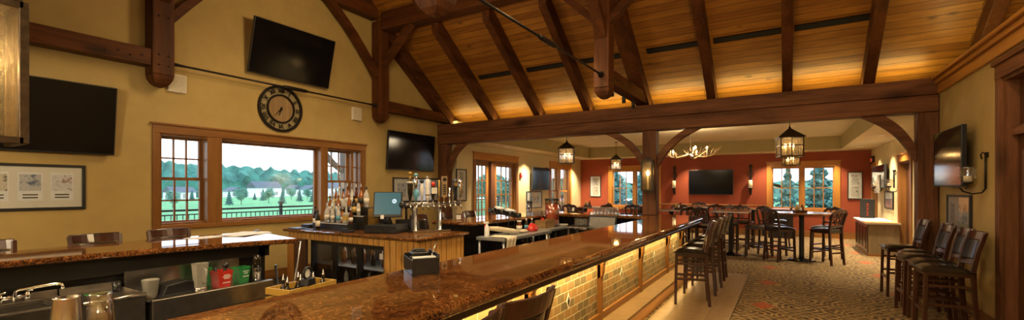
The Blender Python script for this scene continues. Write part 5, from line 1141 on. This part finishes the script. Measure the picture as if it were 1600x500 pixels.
for u,vt,X,k in((270,296,-60,'d'),(300,298,-75,'c'),(322,300,-70,'d'),(358,297,-62,'c'),(377,290,-58,'d'),(398,299,-85,'c'),(411,292,-62,'c'),(420,291,-66,'d'),(441,294,-60,'c'),(455,288,-72,'d'),(468,293,-60,'c'),(480,290,-64,'d'),(490,288,-60,'c'),(535,284,-50,'d'),(560,280,-48,'d')):
    X*=1.3*(1+.25*math.sin(u*3.));vt=vt+(297-vt)*.25+1.5*math.sin(u)+1.5;p=onX(u,vt,X);zg=-.8-(abs(X)-60)*.009;tree('conifer' if k=='c' else 'leafy',X,p.y,zg,p.z-zg,'young bluish conifer on the lawn before the pale houses' if k=='c' else 'rounded leafy tree on the lawn before the pale houses',GT+(' conifers' if k=='c' else ' leafy'))
GT2='trees outside the french doors'
for x,y,h in((-16,26,4.),(-22,32,4.6),(-15.5,34,4.),(-28,42,5),(-20,42,4.6),(-36,56,6),(-27,54,5.),(-17,52,5)): tree('leafy',x*1.25,y*1.25,-.5,h*.8,'leafy tree standing outside the french doors and tall window',GT2)
GT3='conifers outside the red wall windows'
for x,y,h in((.1,34,3.4),(1.9,36.5,4.5),(3.1,33.5,3.9),(-1.6,38,4.6),(-11.8,34,5.6),(-9.2,36.5,6.2),(-14,40,7),(-7.4,33.5,4.8),(-10.6,42,7.5),(-4.,39,5),(5.2,38,5)): tree('conifer',x,y,-.4,h,'bluish conifer close outside the red wall windows',GT3)
t=thing('terrace_railing','thin black metal railing along the terrace edge outside the picture window','railing',(-13,0,0))
obj('rail',MB().box(-.02,.02,-12,40,1.03,1.08).box(-.02,.02,-12,40,.93,.96).box(-.02,.02,-12,40,-.02,.02),M['black'],t)
for k in range(26): obj('railing_post',MB().box(-.035,.035,-12+2.0*k-.035,-12+2.0*k+.035,-.12,1.16).box(-.055,.055,-12+2.0*k-.055,-12+2.0*k+.055,1.16,1.22),M['black'],t)
mb=MB()
for k in range(400): mb.box(-.008,.008,-12+.13*k-.008,-12+.13*k+.008,0,.95)
p=obj('baluster',mb,M['black'],t);p['kind']='stuff'
for (y,l,bs) in((9.2,'porch timber post with brace outside the picture window edge',(-1,1)),(13.6,'porch timber post outside the narrow casement',(-1,)),(20.5,'porch timber post with brace outside the french doors',(-1,1)),(27.,'porch timber post with brace outside the tall window',(-1,1))):
    t=thing('porch_post',l,'porch post',(-11.6,y,0),0,None);obj('shaft',MB().box(-.11,.11,-.11,.11,-.12,3.3),M['ext'],t,.01)
    for s in bs: obj('brace',MB().sweep(arc((0,s*.1,2.15),(0,s*1.0,3.1),(0,-s,1),6,-.08),.12,.16,(1,0,0)),M['ext'],t)
one('porch_beam',MB().box(-11.75,-11.45,6.0,30,3.3,3.6),M['ext'],'long porch beam outside above the picture window edge','beam')
# ================================================================== LIGHT
def lamp(kind,loc,energy,col,rot=(0,0,0),**k):
    l=bpy.data.lights.new('lamp_'+kind.lower(),kind);l.energy=energy;l.color=col
    for a,b in k.items(): setattr(l,a,b)
    o=bpy.data.objects.new('lamp_'+kind.lower(),l);COL.objects.link(o);o.location=loc;o.rotation_euler=rot;return o
WARM=(1,.72,.38);WARM2=(1,.80,.52)
for x,y,z,w in cans:
    lamp('SPOT',(x,y,z-.03),{'window wall':270,'hutch wall':190,'red wall':140,'tray':150}[w],WARM2,spot_size=math.radians(105),spot_blend=.9,shadow_soft_size=.05)
# cove strip on top of the header, washing the boards
lamp('AREA',(-2.9,9.40,3.315),19,(1,.82,.30),(PI-.35,0,0),shape='RECTANGLE',size=9.6,size_y=.06)
lamp('AREA',(2.12,4.5,3.33),13,(1,.82,.30),(PI,0,0),shape='RECTANGLE',size=.06,size_y=9.0)
lamp('AREA',cooler_fill,1.6,(1,.9,.75),(0,0,0),shape='RECTANGLE',size=1.5,size_y=.05)  # added lamp to brighten the dark cooler inside
# strip under the bar counter
lamp('AREA',(-1.60,4.3,.955),38,(1,.72,.28),(0,.5,0),shape='RECTANGLE',size=.03,size_y=9.0,spread=math.radians(120))
lamp('AREA',(-1.41,4.3,.15),5,(1,.68,.25),(0,0.2,0),shape='RECTANGLE',size=.02,size_y=9.0)
# added fill lamps high in the vault, no fixtures there
for x,y,e in((-5.2,4.4,95),(-2.6,4.9,110),(.4,4.6,120),(-4.0,2.2,90)):
    lamp('SPOT',(x,y,5.0),e,WARM,spot_size=math.radians(150),spot_blend=1.,shadow_soft_size=.12)
for x,y in((-5.,4.5),(-.5,4.5),(3.6,4.6)): lamp('POINT',(x,y,4.3),45,WARM,shadow_soft_size=.25)  # added point fill for the vault, no fixtures
lamp('POINT',(-.6,-.6,2.45),110,WARM2,shadow_soft_size=.25);lamp('POINT',(-4.2,-.6,2.45),90,WARM2,shadow_soft_size=.25)  # added unseen fill at the camera end, lifts the shadows
for x,y,e in((-3.2,3.6,60),(-3.3,6.6,55),(-6.2,6.2,25)): lamp('SPOT',(x,y,4.2),e*2.2,WARM2,spot_size=math.radians(120),spot_blend=1.,shadow_soft_size=.1)  # added fill spots over the bar, no fixtures
lamp('POINT',(-3.02,.46,2.16),3.5,WARM,shadow_soft_size=.03)
lamp('POINT',(-2.34,9.03,1.92),1.6,WARM,shadow_soft_size=.03)
lamp('POINT',(-2.15,12.6,2.72),45,WARM2,shadow_soft_size=.25)
for x,y in((-4.5,9.95),(-5.05,15.3),(.06,9.95),(.12,15.2)): lamp('POINT',(x,y,2.44),1.6,WARM,shadow_soft_size=.04)
lamp('POINT',(2.9,11.5,2.4),12,WARM2,shadow_soft_size=.2)
w=bpy.data.worlds.new('overcast');bpy.context.scene.world=w;w.use_nodes=True;n=w.node_tree;n.nodes.clear()
tc=n.nodes.new('ShaderNodeTexCoord');sp=n.nodes.new('ShaderNodeSeparateXYZ');rp=n.nodes.new('ShaderNodeValToRGB');bg=n.nodes.new('ShaderNodeBackground');ou=n.nodes.new('ShaderNodeOutputWorld')
n.links.new(tc.outputs['Generated'],sp.inputs[0]);n.links.new(sp.outputs[2],rp.inputs[0]);n.links.new(rp.outputs[0],bg.inputs[0]);n.links.new(bg.outputs[0],ou.inputs[0])
e=rp.color_ramp.elements;e[0].position=0.;e[0].color=(.86,.93,1,1);e[1].position=.6;e[1].color=(.62,.78,1,1);bg.inputs[1].default_value=1.7
# ================================================================== CAMERA
cd=bpy.data.cameras.new('camera');cd.sensor_width=36;cd.lens=F/1600*36;cd.shift_y=45/1600;cd.clip_start=.02;cd.clip_end=1500
co=bpy.data.objects.new('camera',cd);COL.objects.link(co);co.location=(0,0,HC);co.rotation_euler=(PI/2,0,TH);bpy.context.scene.camera=co
sc=bpy.context.scene;sc.view_settings.view_transform='Standard';sc.view_settings.exposure=1.12
